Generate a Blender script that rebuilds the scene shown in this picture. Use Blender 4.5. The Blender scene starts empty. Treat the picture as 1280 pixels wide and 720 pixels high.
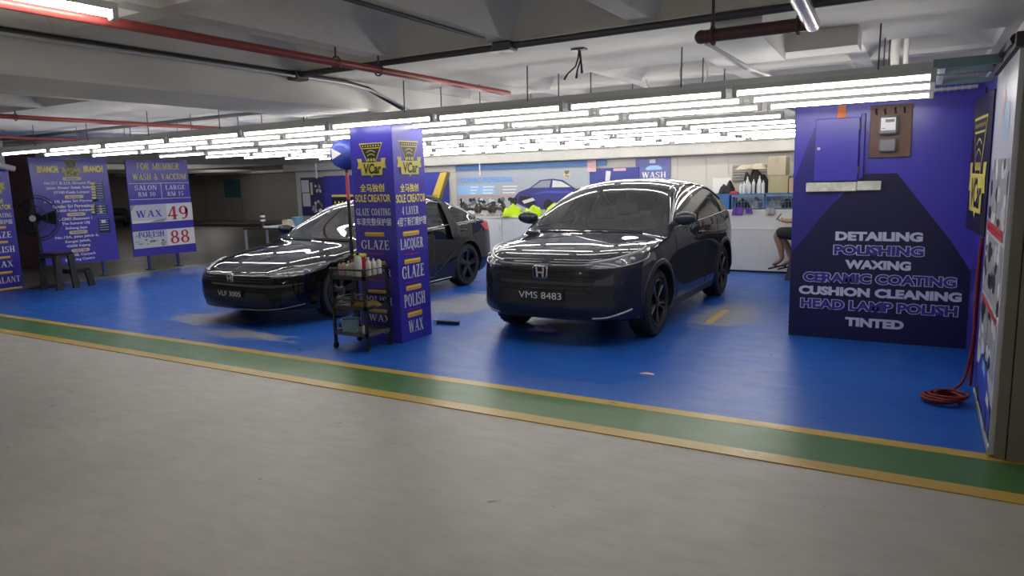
import bpy, bmesh, math, random
from mathutils import Vector, Matrix
from mathutils.bvhtree import BVHTree
random.seed(7)
R = math.radians
sc = bpy.context.scene
col = sc.collection
PI = math.pi

# ------------------------------------------------------------------ camera, world, exposure
CAM_H = 1.6
FOC, PITCH, ROLL, YAW = 877.5, 0.15357, -0.027874, 0.528219
cam_d = bpy.data.cameras.new('camera'); cam = bpy.data.objects.new('camera', cam_d); col.objects.link(cam)
cam_d.sensor_width = 36.0; cam_d.lens = 36.0 * FOC / 1280.0; cam_d.clip_end = 200
_f = Vector((-math.sin(YAW) * math.cos(PITCH), math.cos(YAW) * math.cos(PITCH), -math.sin(PITCH)))
_r = Vector((math.cos(YAW), math.sin(YAW), 0)); _u = _r.cross(_f)
_r2 = _r * math.cos(ROLL) + _u * math.sin(ROLL); _u2 = -_r * math.sin(ROLL) + _u * math.cos(ROLL)
M = Matrix((( _r2.x, _u2.x, -_f.x, 0), (_r2.y, _u2.y, -_f.y, 0), (_r2.z, _u2.z, -_f.z, CAM_H), (0, 0, 0, 1)))
cam.matrix_world = M
sc.camera = cam
w = bpy.data.worlds.new('world'); sc.world = w; w.use_nodes = True
w.node_tree.nodes['Background'].inputs[0].default_value = (0.90, 0.87, 0.82, 1)
w.node_tree.nodes['Background'].inputs[1].default_value = 0.38
sc.view_settings.view_transform = 'Standard'; sc.view_settings.look = 'None'
sc.view_settings.exposure = 0.40; sc.view_settings.gamma = 1.0
sc.view_settings.use_curve_mapping = False
TUBE_POWER = 20.5          # radiance of the bay's fluorescent tubes
LANE_POWER = 50.0          # radiance of the driving lane's tubes
FAR_POWER = 70.0

# ------------------------------------------------------------------ materials
MATS = {}
def mat(name, color=(.5, .5, .5), rough=.5, metal=0.0, coat=0.0, spec=.5, emit=None, estr=0.0, var=0.0, vscale=8.0, bump=0.0, bscale=60.0, alpha=None):
    if name in MATS: return MATS[name]
    m = bpy.data.materials.new(name); m.use_nodes = True
    nt = m.node_tree; b = nt.nodes['Principled BSDF']
    b.inputs['Base Color'].default_value = (*color, 1); b.inputs['Roughness'].default_value = rough
    b.inputs['Metallic'].default_value = metal; b.inputs['Coat Weight'].default_value = coat
    b.inputs['Coat Roughness'].default_value = .012; b.inputs['Specular IOR Level'].default_value = spec
    if emit:
        b.inputs['Emission Color'].default_value = (*emit, 1); b.inputs['Emission Strength'].default_value = estr
    if var > 0 or bump > 0:
        tc = nt.nodes.new('ShaderNodeTexCoord')
    if var > 0:
        n = nt.nodes.new('ShaderNodeTexNoise'); n.inputs['Scale'].default_value = vscale; n.inputs['Detail'].default_value = 6
        r = nt.nodes.new('ShaderNodeValToRGB')
        r.color_ramp.elements[0].position = .3; r.color_ramp.elements[1].position = .7
        r.color_ramp.elements[0].color = (*[c * (1 - var) for c in color], 1)
        r.color_ramp.elements[1].color = (*[min(1, c * (1 + var)) for c in color], 1)
        nt.links.new(tc.outputs['Object'], n.inputs['Vector']); nt.links.new(n.outputs['Fac'], r.inputs['Fac'])
        nt.links.new(r.outputs['Color'], b.inputs['Base Color'])
    if bump > 0:
        n2 = nt.nodes.new('ShaderNodeTexNoise'); n2.inputs['Scale'].default_value = bscale; n2.inputs['Detail'].default_value = 4
        bp = nt.nodes.new('ShaderNodeBump'); bp.inputs['Strength'].default_value = bump; bp.inputs['Distance'].default_value = .02
        nt.links.new(tc.outputs['Object'], n2.inputs['Vector']); nt.links.new(n2.outputs['Fac'], bp.inputs['Height'])
        nt.links.new(bp.outputs['Normal'], b.inputs['Normal'])
    MATS[name] = m
    return m

def math_node(nt, op, a, b=None, c=None):
    n = nt.nodes.new('ShaderNodeMath'); n.operation = op
    for i, x in enumerate((a, b, c)):
        if x is None: continue
        if isinstance(x, (int, float)): n.inputs[i].default_value = x
        else: nt.links.new(x, n.inputs[i])
    return n.outputs[0]
def noise_node(nt, vec, scale, detail=5, rough=.55, dist=0):
    n = nt.nodes.new('ShaderNodeTexNoise'); n.inputs['Scale'].default_value = scale; n.inputs['Detail'].default_value = detail
    n.inputs['Roughness'].default_value = rough; n.inputs['Distortion'].default_value = dist
    nt.links.new(vec, n.inputs['Vector']); return n.outputs['Fac']
def map_node(nt, v, a, b, c=0.0, d=1.0):
    n = nt.nodes.new('ShaderNodeMapRange'); nt.links.new(v, n.inputs[0])
    for i, x in enumerate((a, b, c, d)): n.inputs[i + 1].default_value = x
    return n.outputs[0]
def mix_node(nt, fac, a, b):
    n = nt.nodes.new('ShaderNodeMix'); n.data_type = 'RGBA'
    for k, x in ((0, fac), (6, a), (7, b)):
        if isinstance(x, tuple): n.inputs[k].default_value = (*x, 1)
        elif isinstance(x, float): n.inputs[k].default_value = x
        else: nt.links.new(x, n.inputs[k])
    return n.outputs[2]
def scaled_vec(nt, vec, s):
    n = nt.nodes.new('ShaderNodeVectorMath'); n.operation = 'MULTIPLY'; nt.links.new(vec, n.inputs[0]); n.inputs[1].default_value = s
    return n.outputs[0]

def concrete_floor():
    m = bpy.data.materials.new('concrete_floor'); m.use_nodes = True; nt = m.node_tree; b = nt.nodes['Principled BSDF']
    tc = nt.nodes.new('ShaderNodeTexCoord').outputs['Object']
    n1 = noise_node(nt, tc, .9, 6); n2 = noise_node(nt, scaled_vec(nt, tc, (1.2, 3.0, 1)), 4.0, 8, .65); n3 = noise_node(nt, tc, 90, 2)
    c = mix_node(nt, map_node(nt, n1, .3, .7), (.40, .38, .345), (.51, .485, .445))
    c = mix_node(nt, map_node(nt, n2, .42, .62, 0, .35), c, (.35, .335, .31))
    c = mix_node(nt, map_node(nt, n3, .35, .65, 0, .25), c, (.42, .40, .385))
    spots = map_node(nt, noise_node(nt, tc, 7.0, 3, .5), .72, .76)
    c = mix_node(nt, math_node(nt, 'MULTIPLY', spots, .55), c, (.10, .09, .085))
    nt.links.new(c, b.inputs['Base Color'])
    nt.links.new(map_node(nt, n2, .3, .7, .40, .56), b.inputs['Roughness'])
    bp = nt.nodes.new('ShaderNodeBump'); bp.inputs['Strength'].default_value = .10; bp.inputs['Distance'].default_value = .01
    nt.links.new(noise_node(nt, tc, 35, 5), bp.inputs['Height']); nt.links.new(bp.outputs[0], b.inputs['Normal'])
    return m

def ellipse_mask(nt, sx, sy, cx, cy, rx, ry):
    a = math_node(nt, 'DIVIDE', math_node(nt, 'SUBTRACT', sx, cx), rx)
    c = math_node(nt, 'DIVIDE', math_node(nt, 'SUBTRACT', sy, cy), ry)
    d = math_node(nt, 'SQRT', math_node(nt, 'ADD', math_node(nt, 'MULTIPLY', a, a), math_node(nt, 'MULTIPLY', c, c)))
    return map_node(nt, d, .35, 1.25, 1, 0)
def worn_paint(name, color, color2, wear, patches=(), rough=(.16, .30), line=None):
    m = bpy.data.materials.new(name); m.use_nodes = True; nt = m.node_tree; b = nt.nodes['Principled BSDF']
    tc = nt.nodes.new('ShaderNodeTexCoord').outputs['Object']
    sep = nt.nodes.new('ShaderNodeSeparateXYZ'); nt.links.new(tc, sep.inputs[0]); sx, sy = sep.outputs[0], sep.outputs[1]
    n1 = noise_node(nt, tc, .8, 5); n2 = noise_node(nt, scaled_vec(nt, tc, (1, 2.2, 1)), 3.2, 8, .68); n3 = noise_node(nt, tc, 26, 5, .7)
    c = mix_node(nt, map_node(nt, n1, .3, .7), color, color2)
    c = mix_node(nt, map_node(nt, n3, .5, .9, 0, .18), c, tuple(x * .6 for x in color))
    tot = map_node(nt, n2, .60, .85, 0, wear)
    for p in patches:
        e = ellipse_mask(nt, sx, sy, *p)
        thr = map_node(nt, math_node(nt, 'ADD', e, math_node(nt, 'MULTIPLY', math_node(nt, 'SUBTRACT', n2, .5), 2.4)), .32, .85)
        tot = math_node(nt, 'MAXIMUM', tot, math_node(nt, 'MULTIPLY', thr, .72))
    grey = mix_node(nt, map_node(nt, n3, .35, .65), (.26, .25, .20), (.40, .38, .31))
    c = mix_node(nt, tot, c, grey)
    if line:
        lx, ly0, ly1, hw = line
        inx = map_node(nt, math_node(nt, 'ABSOLUTE', math_node(nt, 'SUBTRACT', sx, lx)), hw, hw + .012, 1, 0)
        iny = math_node(nt, 'MULTIPLY', map_node(nt, sy, ly0, ly0 + .05), map_node(nt, sy, ly1 - .05, ly1, 1, 0))
        k = math_node(nt, 'MULTIPLY', math_node(nt, 'MULTIPLY', inx, iny), map_node(nt, n3, .36, .5))
        c = mix_node(nt, k, c, (.62, .42, .08))
    nt.links.new(c, b.inputs['Base Color'])
    r = map_node(nt, n2, .3, .7, rough[0], rough[1])
    r2 = math_node(nt, 'ADD', r, math_node(nt, 'MULTIPLY', tot, .3)); nt.links.new(r2, b.inputs['Roughness'])
    bp = nt.nodes.new('ShaderNodeBump'); bp.inputs['Strength'].default_value = .12; bp.inputs['Distance'].default_value = .01
    nt.links.new(noise_node(nt, tc, 9, 6, .6), bp.inputs['Height']); nt.links.new(bp.outputs[0], b.inputs['Normal'])
    return m

def glass_mat(name, tint, mixf, base=(.012, .016, .018)):
    m = bpy.data.materials.new(name); m.use_nodes = True; nt = m.node_tree
    nt.nodes.remove(nt.nodes['Principled BSDF']); out = nt.nodes['Material Output']
    t = nt.nodes.new('ShaderNodeBsdfTransparent'); t.inputs[0].default_value = (*tint, 1)
    d = nt.nodes.new('ShaderNodeBsdfPrincipled'); d.inputs['Base Color'].default_value = (*base, 1); d.inputs['Roughness'].default_value = .02
    d.inputs['IOR'].default_value = 1.5
    g = nt.nodes.new('ShaderNodeBsdfGlossy'); g.inputs['Roughness'].default_value = .015
    fr = nt.nodes.new('ShaderNodeFresnel'); fr.inputs[0].default_value = 1.52
    m1 = nt.nodes.new('ShaderNodeMixShader'); m1.inputs[0].default_value = mixf
    nt.links.new(t.outputs[0], m1.inputs[1]); nt.links.new(d.outputs[0], m1.inputs[2])
    m2 = nt.nodes.new('ShaderNodeMixShader'); nt.links.new(fr.outputs[0], m2.inputs[0])
    nt.links.new(m1.outputs[0], m2.inputs[1]); nt.links.new(g.outputs[0], m2.inputs[2])
    nt.links.new(m2.outputs[0], out.inputs[0])
    MATS[name] = m
    return m

# ------------------------------------------------------------------ mesh builder
class MB:
    def __init__(s): s.v = []; s.f = []; s.m = []
    def add(s, vs, fs, mi=0):
        o = len(s.v); s.v += [tuple(p) for p in vs]
        s.f += [tuple(i + o for i in f) for f in fs]; s.m += [mi] * len(fs)
    def box(s, x0, x1, y0, y1, z0, z1, mi=0, b=0.0):
        if x0 > x1: x0, x1 = x1, x0
        if y0 > y1: y0, y1 = y1, y0
        if z0 > z1: z0, z1 = z1, z0
        b = min(b, (x1 - x0) * .45, (y1 - y0) * .45, (z1 - z0) * .45)
        if b <= 0:
            s.add([(x0, y0, z0), (x1, y0, z0), (x1, y1, z0), (x0, y1, z0), (x0, y0, z1), (x1, y0, z1), (x1, y1, z1), (x0, y1, z1)],
                  [(0, 3, 2, 1), (4, 5, 6, 7), (0, 1, 5, 4), (1, 2, 6, 5), (2, 3, 7, 6), (3, 0, 4, 7)], mi)
            return
        pts = []
        for (X, sx) in ((x0, 1), (x1, -1)):
            for (Y, sy) in ((y0, 1), (y1, -1)):
                for (Z, sz) in ((z0, 1), (z1, -1)):
                    pts += [(X, Y + sy * b, Z + sz * b), (X + sx * b, Y, Z + sz * b), (X + sx * b, Y + sy * b, Z)]
        s.hull(pts, mi)
    def hull(s, pts, mi=0):
        bm = bmesh.new()
        for p in pts: bm.verts.new(p)
        r = bmesh.ops.convex_hull(bm, input=bm.verts[:])
        bad = [g for g in r['geom_interior'] + r['geom_unused'] if isinstance(g, bmesh.types.BMVert)]
        if bad: bmesh.ops.delete(bm, geom=list(set(bad)), context='VERTS')
        bmesh.ops.dissolve_limit(bm, angle_limit=.01, verts=bm.verts[:], edges=bm.edges[:])
        bmesh.ops.recalc_face_normals(bm, faces=bm.faces[:])
        bm.verts.index_update()
        s.add([v.co[:] for v in bm.verts], [[v.index for v in f.verts] for f in bm.faces], mi); bm.free()
    def obox(s, c, ax, ay, az, mi=0):          # box from a centre and three half-axes
        c, ax, ay, az = map(Vector, (c, ax, ay, az)); vs = []
        for k in (-1, 1):
            for (i, j) in ((-1, -1), (1, -1), (1, 1), (-1, 1)): vs.append(c + ax * i + ay * j + az * k)
        s.add(vs, [(0, 3, 2, 1), (4, 5, 6, 7), (0, 1, 5, 4), (1, 2, 6, 5), (2, 3, 7, 6), (3, 0, 4, 7)], mi)
    def tube(s, path, r, n=8, mi=0, closed=False, caps=True):
        P = [Vector(p) for p in path]; k = len(P)
        rr = r if isinstance(r, (list, tuple)) else [r] * k
        rings = []; prev = None
        for i in range(k):
            if closed: t = (P[(i + 1) % k] - P[i - 1])
            else: t = (P[min(i + 1, k - 1)] - P[max(i - 1, 0)])
            t = t.normalized() if t.length > 1e-9 else Vector((0, 0, 1))
            if prev is None:
                a = Vector((0, 0, 1)) if abs(t.z) < .9 else Vector((1, 0, 0)); n1 = t.cross(a).normalized()
            else:
                n1 = prev - t * prev.dot(t); n1 = n1.normalized() if n1.length > 1e-6 else t.orthogonal().normalized()
            prev = n1; n2 = t.cross(n1)
            rings.append([P[i] + (n1 * math.cos(2 * PI * j / n) + n2 * math.sin(2 * PI * j / n)) * rr[i] for j in range(n)])
        vs = [p for g in rings for p in g]; fs = []
        for i in range(k if closed else k - 1):
            a = i * n; b = ((i + 1) % k) * n
            for j in range(n): fs.append((a + j, a + (j + 1) % n, b + (j + 1) % n, b + j))
        if caps and not closed:
            fs.append(tuple(range(n - 1, -1, -1))); fs.append(tuple((k - 1) * n + j for j in range(n)))
        s.add(vs, fs, mi)
    def lathe(s, prof, n=24, c=(0, 0, 0), axis='z', mi=0, caps=True):   # prof: (radius, height)
        vs = []; fs = []; k = len(prof)
        for (r, h) in prof:
            for j in range(n):
                a = 2 * PI * j / n; x, y = r * math.cos(a), r * math.sin(a)
                p = (x, y, h) if axis == 'z' else ((h, x, y) if axis == 'x' else (y, h, x))
                vs.append((p[0] + c[0], p[1] + c[1], p[2] + c[2]))
        for i in range(k - 1):
            for j in range(n):
                fs.append((i * n + j, i * n + (j + 1) % n, (i + 1) * n + (j + 1) % n, (i + 1) * n + j))
        if caps:
            fs.append(tuple(range(n - 1, -1, -1))); fs.append(tuple((k - 1) * n + j for j in range(n)))
        s.add(vs, fs, mi)
    def ball(s, c, r, n=12, mi=0):
        rx, ry, rz = r if isinstance(r, (list, tuple)) else (r, r, r)
        prof = [(math.sin(PI * i / n) + (1e-4 if i in (0, n) else 0), -math.cos(PI * i / n)) for i in range(n + 1)]
        vs = []; fs = []; m_ = n + 4
        for (q, h) in prof:
            for j in range(m_):
                a = 2 * PI * j / m_; vs.append((c[0] + rx * q * math.cos(a), c[1] + ry * q * math.sin(a), c[2] + rz * h))
        for i in range(n):
            for j in range(m_): fs.append((i * m_ + j, i * m_ + (j + 1) % m_, (i + 1) * m_ + (j + 1) % m_, (i + 1) * m_ + j))
        s.add(vs, fs, mi)
    def prism(s, poly, F, d0, d1, mi=0):        # a 2-D outline on face F from depth d0 to d1
        n = len(poly)
        a = sum(poly[i][0] * poly[(i + 1) % n][1] - poly[(i + 1) % n][0] * poly[i][1] for i in range(n))
        if a < 0: poly = poly[::-1]
        vs = [F(u, v, d0) for u, v in poly] + [F(u, v, d1) for u, v in poly]
        fs = [tuple(range(n - 1, -1, -1)), tuple(range(n, 2 * n))] + [(i, (i + 1) % n, n + (i + 1) % n, n + i) for i in range(n)]
        s.add(vs, fs, mi)
    def flat(s, poly, F, d, mi=0):
        n = len(poly)
        a = sum(poly[i][0] * poly[(i + 1) % n][1] - poly[(i + 1) % n][0] * poly[i][1] for i in range(n))
        if a < 0: poly = poly[::-1]
        s.add([F(u, v, d) for u, v in poly], [tuple(range(n))], mi)
    def build(s, name, mats, parent=None, loc=None, smooth=None):
        me = bpy.data.meshes.new(name); me.from_pydata(s.v, [], s.f)
        if not isinstance(mats, (list, tuple)): mats = [mats]
        for m_ in mats: me.materials.append(m_)
        if len(mats) > 1: me.polygons.foreach_set('material_index', s.m)
        if smooth:
            me.polygons.foreach_set('use_smooth', [True] * len(me.polygons))
            me.set_sharp_from_angle(angle=R(smooth))
        me.update()
        o = bpy.data.objects.new(name, me); col.objects.link(o)
        if loc: o.location = loc
        if parent: o.parent = parent
        return o

def face(o, U, N):
    o, U, N = Vector(o), Vector(U), Vector(N)
    return lambda u, v, d=0.0: tuple(o + U * u + N * d + Vector((0, 0, v)))
def thing(name, label, cat, loc=(0, 0, 0), rz=0, group=None):
    o = bpy.data.objects.new(name, None); col.objects.link(o); o.empty_display_size = .1
    o.location = loc; o.rotation_euler = (0, 0, rz)
    return tag(o, label, cat, group)
def tag(o, label, cat, group=None):
    o['label'] = label; o['category'] = cat
    if group: o['group'] = group
    return o
def struct(o): o['kind'] = 'structure'; return o
def dup(root, loc, rz=None, label=None, group=None):
    r = root.copy(); col.objects.link(r); r.location = loc
    if rz is not None: r.rotation_euler = (0, 0, rz)
    if label: r['label'] = label
    if group: r['group'] = group
    for ch in list(root.children):
        c = ch.copy(); col.objects.link(c); c.parent = r
        for g in ch.children:
            d = g.copy(); col.objects.link(d); d.parent = c
    return r

# ------------------------------------------------------------------ lettering
_tc = {}
def text_geo(body, bold=0.0):
    k = (body, bold)
    if k not in _tc:
        cu = bpy.data.curves.new('t', 'FONT'); cu.body = body; cu.offset = bold; cu.resolution_u = 3; cu.fill_mode = 'FRONT'
        o = bpy.data.objects.new('t', cu); col.objects.link(o)
        dg = bpy.context.evaluated_depsgraph_get(); me = bpy.data.meshes.new_from_object(o.evaluated_get(dg))
        vs = [v.co[:2] for v in me.vertices]; fs = [tuple(p.vertices) for p in me.polygons]
        bpy.data.objects.remove(o); bpy.data.curves.remove(cu); bpy.data.meshes.remove(me)
        _tc[k] = (vs, fs)
    return _tc[k]
T_, t_ = .19, .075
def _arc(cx, cy, rx, ry, a0, a1, T=T_, t=t_, n=14):
    out = []
    for i in range(n):
        q = []
        for a in (a0 + (a1 - a0) * i / n, a0 + (a1 - a0) * (i + 1) / n):
            c, s = math.cos(R(a)), math.sin(R(a)); q.append(((cx + rx * c, cy + ry * s), (cx + (rx - T) * c, cy + (ry - t) * s)))
        out.append([q[0][0], q[1][0], q[1][1], q[0][1]])
    return out
def _stem(x, T=T_, top=True, bot=True, y0=0, y1=1):
    o = [[(x, y0), (x + T, y0), (x + T, y1), (x, y1)]]
    if bot: o.append([(x - .07, y0), (x + T + .07, y0), (x + T + .07, y0 + .05), (x - .07, y0 + .05)])
    if top: o.append([(x - .07, y1 - .05), (x + T + .07, y1 - .05), (x + T + .07, y1), (x - .07, y1)])
    return o
def _bar(x0, x1, y, t=t_): return [[(x0, y), (x1, y), (x1, y + t), (x0, y + t)]]
def _dia(x0, y0, x1, y1, t): return [[(x0, y0), (x0 + t, y0), (x1 + t, y1), (x1, y1)]]
def _ser(x, y, wd=.3): return [[(x - wd / 2, y), (x + wd / 2, y), (x + wd / 2, y + .05), (x - wd / 2, y + .05)]]
def _glyphs():
    g = {}
    g['A'] = (_dia(.06, 0, .36, 1, .08) + _dia(.56, 0, .32, 1, .2) + _bar(.2, .6, .3) + _ser(.1, 0) + _ser(.68, 0), .8)
    g['B'] = (_stem(.09) + _arc(.34, .745, .3, .255, -90, 90) + _arc(.36, .265, .34, .265, -90, 90) + _bar(.2, .36, 0) + _bar(.2, .36, .92) + _bar(.2, .36, .46), .74)
    g['C'] = (_arc(.42, .5, .4, .5, 45, 315) + [[(.66, .68), (.74, .68), (.74, 1), (.66, .95)], [(.66, .32), (.74, .32), (.74, 0), (.66, .05)]], .8)
    g['D'] = (_stem(.09) + _arc(.36, .5, .42, .5, -90, 90) + _bar(.2, .4, 0) + _bar(.2, .4, .925), .82)
    g['E'] = (_stem(.09) + _bar(.1, .66, 0) + _bar(.1, .64, .925) + _bar(.1, .5, .47) + [[(.6, 0), (.68, 0), (.68, .28), (.62, .1)], [(.58, 1), (.66, 1), (.66, .74), (.6, .9)], [(.45, .36), (.5, .36), (.5, .64), (.45, .64)]], .74)
    g['F'] = (_stem(.09) + _bar(.1, .64, .925) + _bar(.1, .5, .47) + [[(.58, 1), (.66, 1), (.66, .72), (.6, .9)], [(.45, .36), (.5, .36), (.5, .64), (.45, .64)]], .7)
    g['G'] = (_arc(.42, .5, .4, .5, 45, 330) + [[(.66, .68), (.74, .68), (.74, 1), (.66, .95)]] + _stem(.6, .16, False, False, .05, .42) + _ser(.68, .4, .32), .86)
    g['H'] = (_stem(.09) + _stem(.56) + _bar(.2, .6, .46), .84)
    g['I'] = (_stem(.09), .38)
    g['K'] = (_stem(.09) + _dia(.2, .38, .6, 1, .1) + _dia(.56, 0, .3, .6, .2) + _ser(.66, 0) + _ser(.64, .95), .82)
    g['L'] = (_stem(.09) + _bar(.1, .64, 0) + [[(.58, 0), (.66, 0), (.66, .32), (.6, .12)]], .7)
    g['M'] = (_stem(.09, .08) + _stem(.78, .19) + _dia(.46, 0, .1, 1, .16) + _dia(.46, 0, .8, 1, .08), 1.06)
    g['N'] = (_stem(.09, .08) + _stem(.66, .08, True, False) + _dia(.58, 0, .09, 1, .18), .84)
    g['O'] = (_arc(.42, .5, .4, .5, 0, 360, n=28), .84)
    g['P'] = (_stem(.09) + _arc(.34, .73, .34, .27, -90, 90) + _bar(.2, .36, .46) + _bar(.2, .36, .925), .72)
    g['Q'] = (_arc(.42, .5, .4, .5, 0, 360, n=28) + _dia(.6, -.2, .4, .12, .17), .84)
    g['R'] = (_stem(.09) + _arc(.34, .74, .32, .26, -90, 90) + _bar(.2, .36, .48) + _bar(.2, .36, .925) + _dia(.56, 0, .32, .5, .19) + _ser(.68, 0, .24), .82)
    g['S'] = (_arc(.34, .74, .29, .26, 35, 270, .15) + _arc(.34, .27, .31, .27, -145, 90, .15) + [[(.54, .72), (.61, .72), (.61, 1), (.54, .93)], [(.03, .28), (.1, .28), (.1, .04), (.03, 0)]], .7)
    g['T'] = (_stem(.27, T_, False) + _bar(.02, .7, .925) + [[(.02, .7), (.08, .9), (.1, 1), (.02, 1)], [(.7, .7), (.64, .9), (.62, 1), (.7, 1)]], .74)
    g['U'] = (_stem(.09, T_, True, False, .28) + _stem(.62, .08, True, False, .28) + _arc(.395, .3, .305, .3, 180, 360), .8)
    g['V'] = (_dia(.3, 0, .06, 1, .2) + _dia(.36, 0, .64, 1, .08) + _ser(.14, .95) + _ser(.68, .95, .24), .8)
    g['W'] = (_dia(.26, 0, .06, 1, .19) + _dia(.3, 0, .5, 1, .08) + _dia(.68, 0, .46, 1, .19) + _dia(.74, 0, .98, 1, .08) + _ser(.14, .95) + _ser(1.02, .95, .24) + _ser(.54, .95, .3), 1.14)
    g['X'] = (_dia(.52, 0, .06, 1, .2) + _dia(.08, 0, .56, 1, .08) + _ser(.12, 0, .26) + _ser(.64, 0) + _ser(.14, .95) + _ser(.62, .95, .26), .78)
    g['Y'] = (_stem(.29, T_, False, True, 0, .45) + _dia(.29, .42, .05, 1, .2) + _dia(.38, .42, .6, 1, .08) + _ser(.13, .95) + _ser(.64, .95, .24), .78)
    g['Z'] = (_dia(.04, 0, .42, 1, .2) + _bar(.04, .64, 0) + _bar(.06, .62, .925) + [[(.58, 0), (.66, 0), (.66, .3), (.6, .1)], [(.04, 1), (.1, 1), (.1, .9), (.04, .72)]], .7)
    g['0'] = (_arc(.34, .5, .32, .5, 0, 360, .17, n=24), .68)
    g['1'] = (_stem(.2, .18, False) + _dia(.06, .8, .2, 1, .14), .56)
    g['4'] = (_stem(.38, .17, False) + _bar(.02, .66, .26, .09) + _dia(.02, .28, .38, 1, .09), .7)
    g['5'] = (_arc(.3, .3, .32, .3, -150, 120, .17) + [[(.08, .5), (.15, .5), (.2, 1), (.12, 1)]] + _bar(.12, .56, .88, .12), .68)
    g['8'] = (_arc(.34, .74, .27, .26, 0, 360, .15, n=20) + _arc(.34, .27, .32, .27, 0, 360, .17, n=20), .7)
    g['9'] = (_arc(.33, .68, .31, .32, 0, 360, .17, n=20) + _arc(.33, .5, .31, .5, -120, 40, .17), .68)
    g['&'] = (_arc(.34, .77, .19, .23, 0, 360, .1, n=16) + _arc(.32, .27, .3, .27, 60, 330, .17) + _dia(.62, 0, .2, .66, .17) + _bar(.56, .84, .46, .05), .86)
    g['.'] = ([[(.05, 0), (.2, 0), (.2, .16), (.05, .16)]], .26)
    g[' '] = ([], .45)
    return g
GL = _glyphs()
def serif_geo(body):
    vs, fs, x = [], [], 0
    for ch in body:
        polys, wd = GL[ch]
        for p in polys:
            o = len(vs); vs += [(x + a, b) for a, b in p]; fs.append(tuple(range(o, o + len(p))))
        x += wd + .06
    return vs, fs
def text_on(mb, F, body, u0, v0, u1, v1, d, mi=0, bold=0.0, serif=False, ref=None, slant=0.0):
    vs, fs = serif_geo(body) if serif else text_geo(body, bold)
    rv = text_geo(body, ref)[0] if ref is not None else vs
    if not vs: return
    x0, x1 = min(p[0] for p in rv), max(p[0] for p in rv); y0, y1 = min(p[1] for p in rv), max(p[1] for p in rv)
    sx, sy = (u1 - u0) / (x1 - x0), (v1 - v0) / (y1 - y0)
    pts = [F(u0 + (p[0] - x0) * sx + slant * (p[1] - y0) * sy, v0 + (p[1] - y0) * sy, d) for p in vs]
    out = []
    for f in fs:
        if len(f) >= 3:
            a = sum(vs[f[i]][0] * vs[f[(i + 1) % len(f)]][1] - vs[f[(i + 1) % len(f)]][0] * vs[f[i]][1] for i in range(len(f)))
            out.append(f if a > 0 else f[::-1])
    mb.add(pts, out, mi)
def lettering(parent, F, body, rect, m, d=.003, name='lettering', **kw):
    b = MB(); text_on(b, F, body, *rect, d, 0, **kw); return b.build(name, m, parent)
def rect(u0, v0, u1, v1): return [(u0, v0), (u1, v0), (u1, v1), (u0, v1)]
def round_rect(u0, v0, u1, v1, r, n=5):
    out = []
    for (cx, cy, a) in ((u1 - r, v1 - r, 0), (u0 + r, v1 - r, 90), (u0 + r, v0 + r, 180), (u1 - r, v0 + r, 270)):
        out += [(cx + r * math.cos(R(a + 90 * i / n)), cy + r * math.sin(R(a + 90 * i / n))) for i in range(n + 1)]
    return out

# ------------------------------------------------------------------ shared materials
white_p = mat('white_paint', (.72, .71, .69), .6, var=.05, vscale=2)
ceil_m = mat('ceiling_concrete', (.60, .585, .555), .85, var=.10, vscale=1.3, bump=.15, bscale=14)
beam_m = mat('beam_concrete', (.76, .74, .70), .8, var=.08, vscale=1.6, bump=.2, bscale=10)
blue_v = mat('blue_vinyl', (.055, .045, .42), .28, var=.06, vscale=2)
blue_dark = mat('dark_navy_print', (.010, .009, .055), .28)
blue_mid = mat('mid_blue_print', (.026, .022, .20), .28)
white_l = mat('white_print', (.80, .80, .82), .4)
lilac_l = mat('pale_lilac_print', (.55, .55, .72), .4)
yellow_l = mat('yellow_print', (.88, .76, .12), .4)
badge_l = mat('badge_gold', (.50, .44, .08), .4)
gold_l = mat('gold_print', (.62, .36, .06), .35)
gold2_l = mat('pale_gold_print', (.70, .58, .28), .35)
red_l = mat('red_print', (.60, .03, .03), .4)
black_l = mat('black_print', (.012, .012, .014), .4)
grey_l = mat('grey_print', (.35, .36, .38), .45)
pgrey_l = mat('pale_grey_print', (.62, .63, .66), .45)
sky_l = mat('sky_blue_print', (.10, .42, .80), .45)
lblue_l = mat('light_blue_print', (.30, .50, .78), .45)
royal_l = mat('royal_blue_print', (.05, .08, .50), .4)
black_pl = mat('black_plastic', (.014, .014, .015), .42)
black_me = mat('black_metal', (.016, .016, .018), .35, spec=.5)
dark_me = mat('dark_steel', (.10, .10, .105), .5, metal=.6)
steel = mat('galvanised_steel', (.55, .56, .57), .45, metal=.7)
chrome = mat('chrome', (.85, .86, .88), .12, metal=1.0)
rubber = mat('tyre_rubber', (.012, .012, .013), .65)
red_pipe = mat('red_pipe_paint', (.30, .055, .045), .4, var=.12, vscale=6)
maroon = mat('maroon_pipe_paint', (.10, .045, .05), .4)
batten_m = mat('grey_enamel', (.45, .45, .435), .5)
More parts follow.
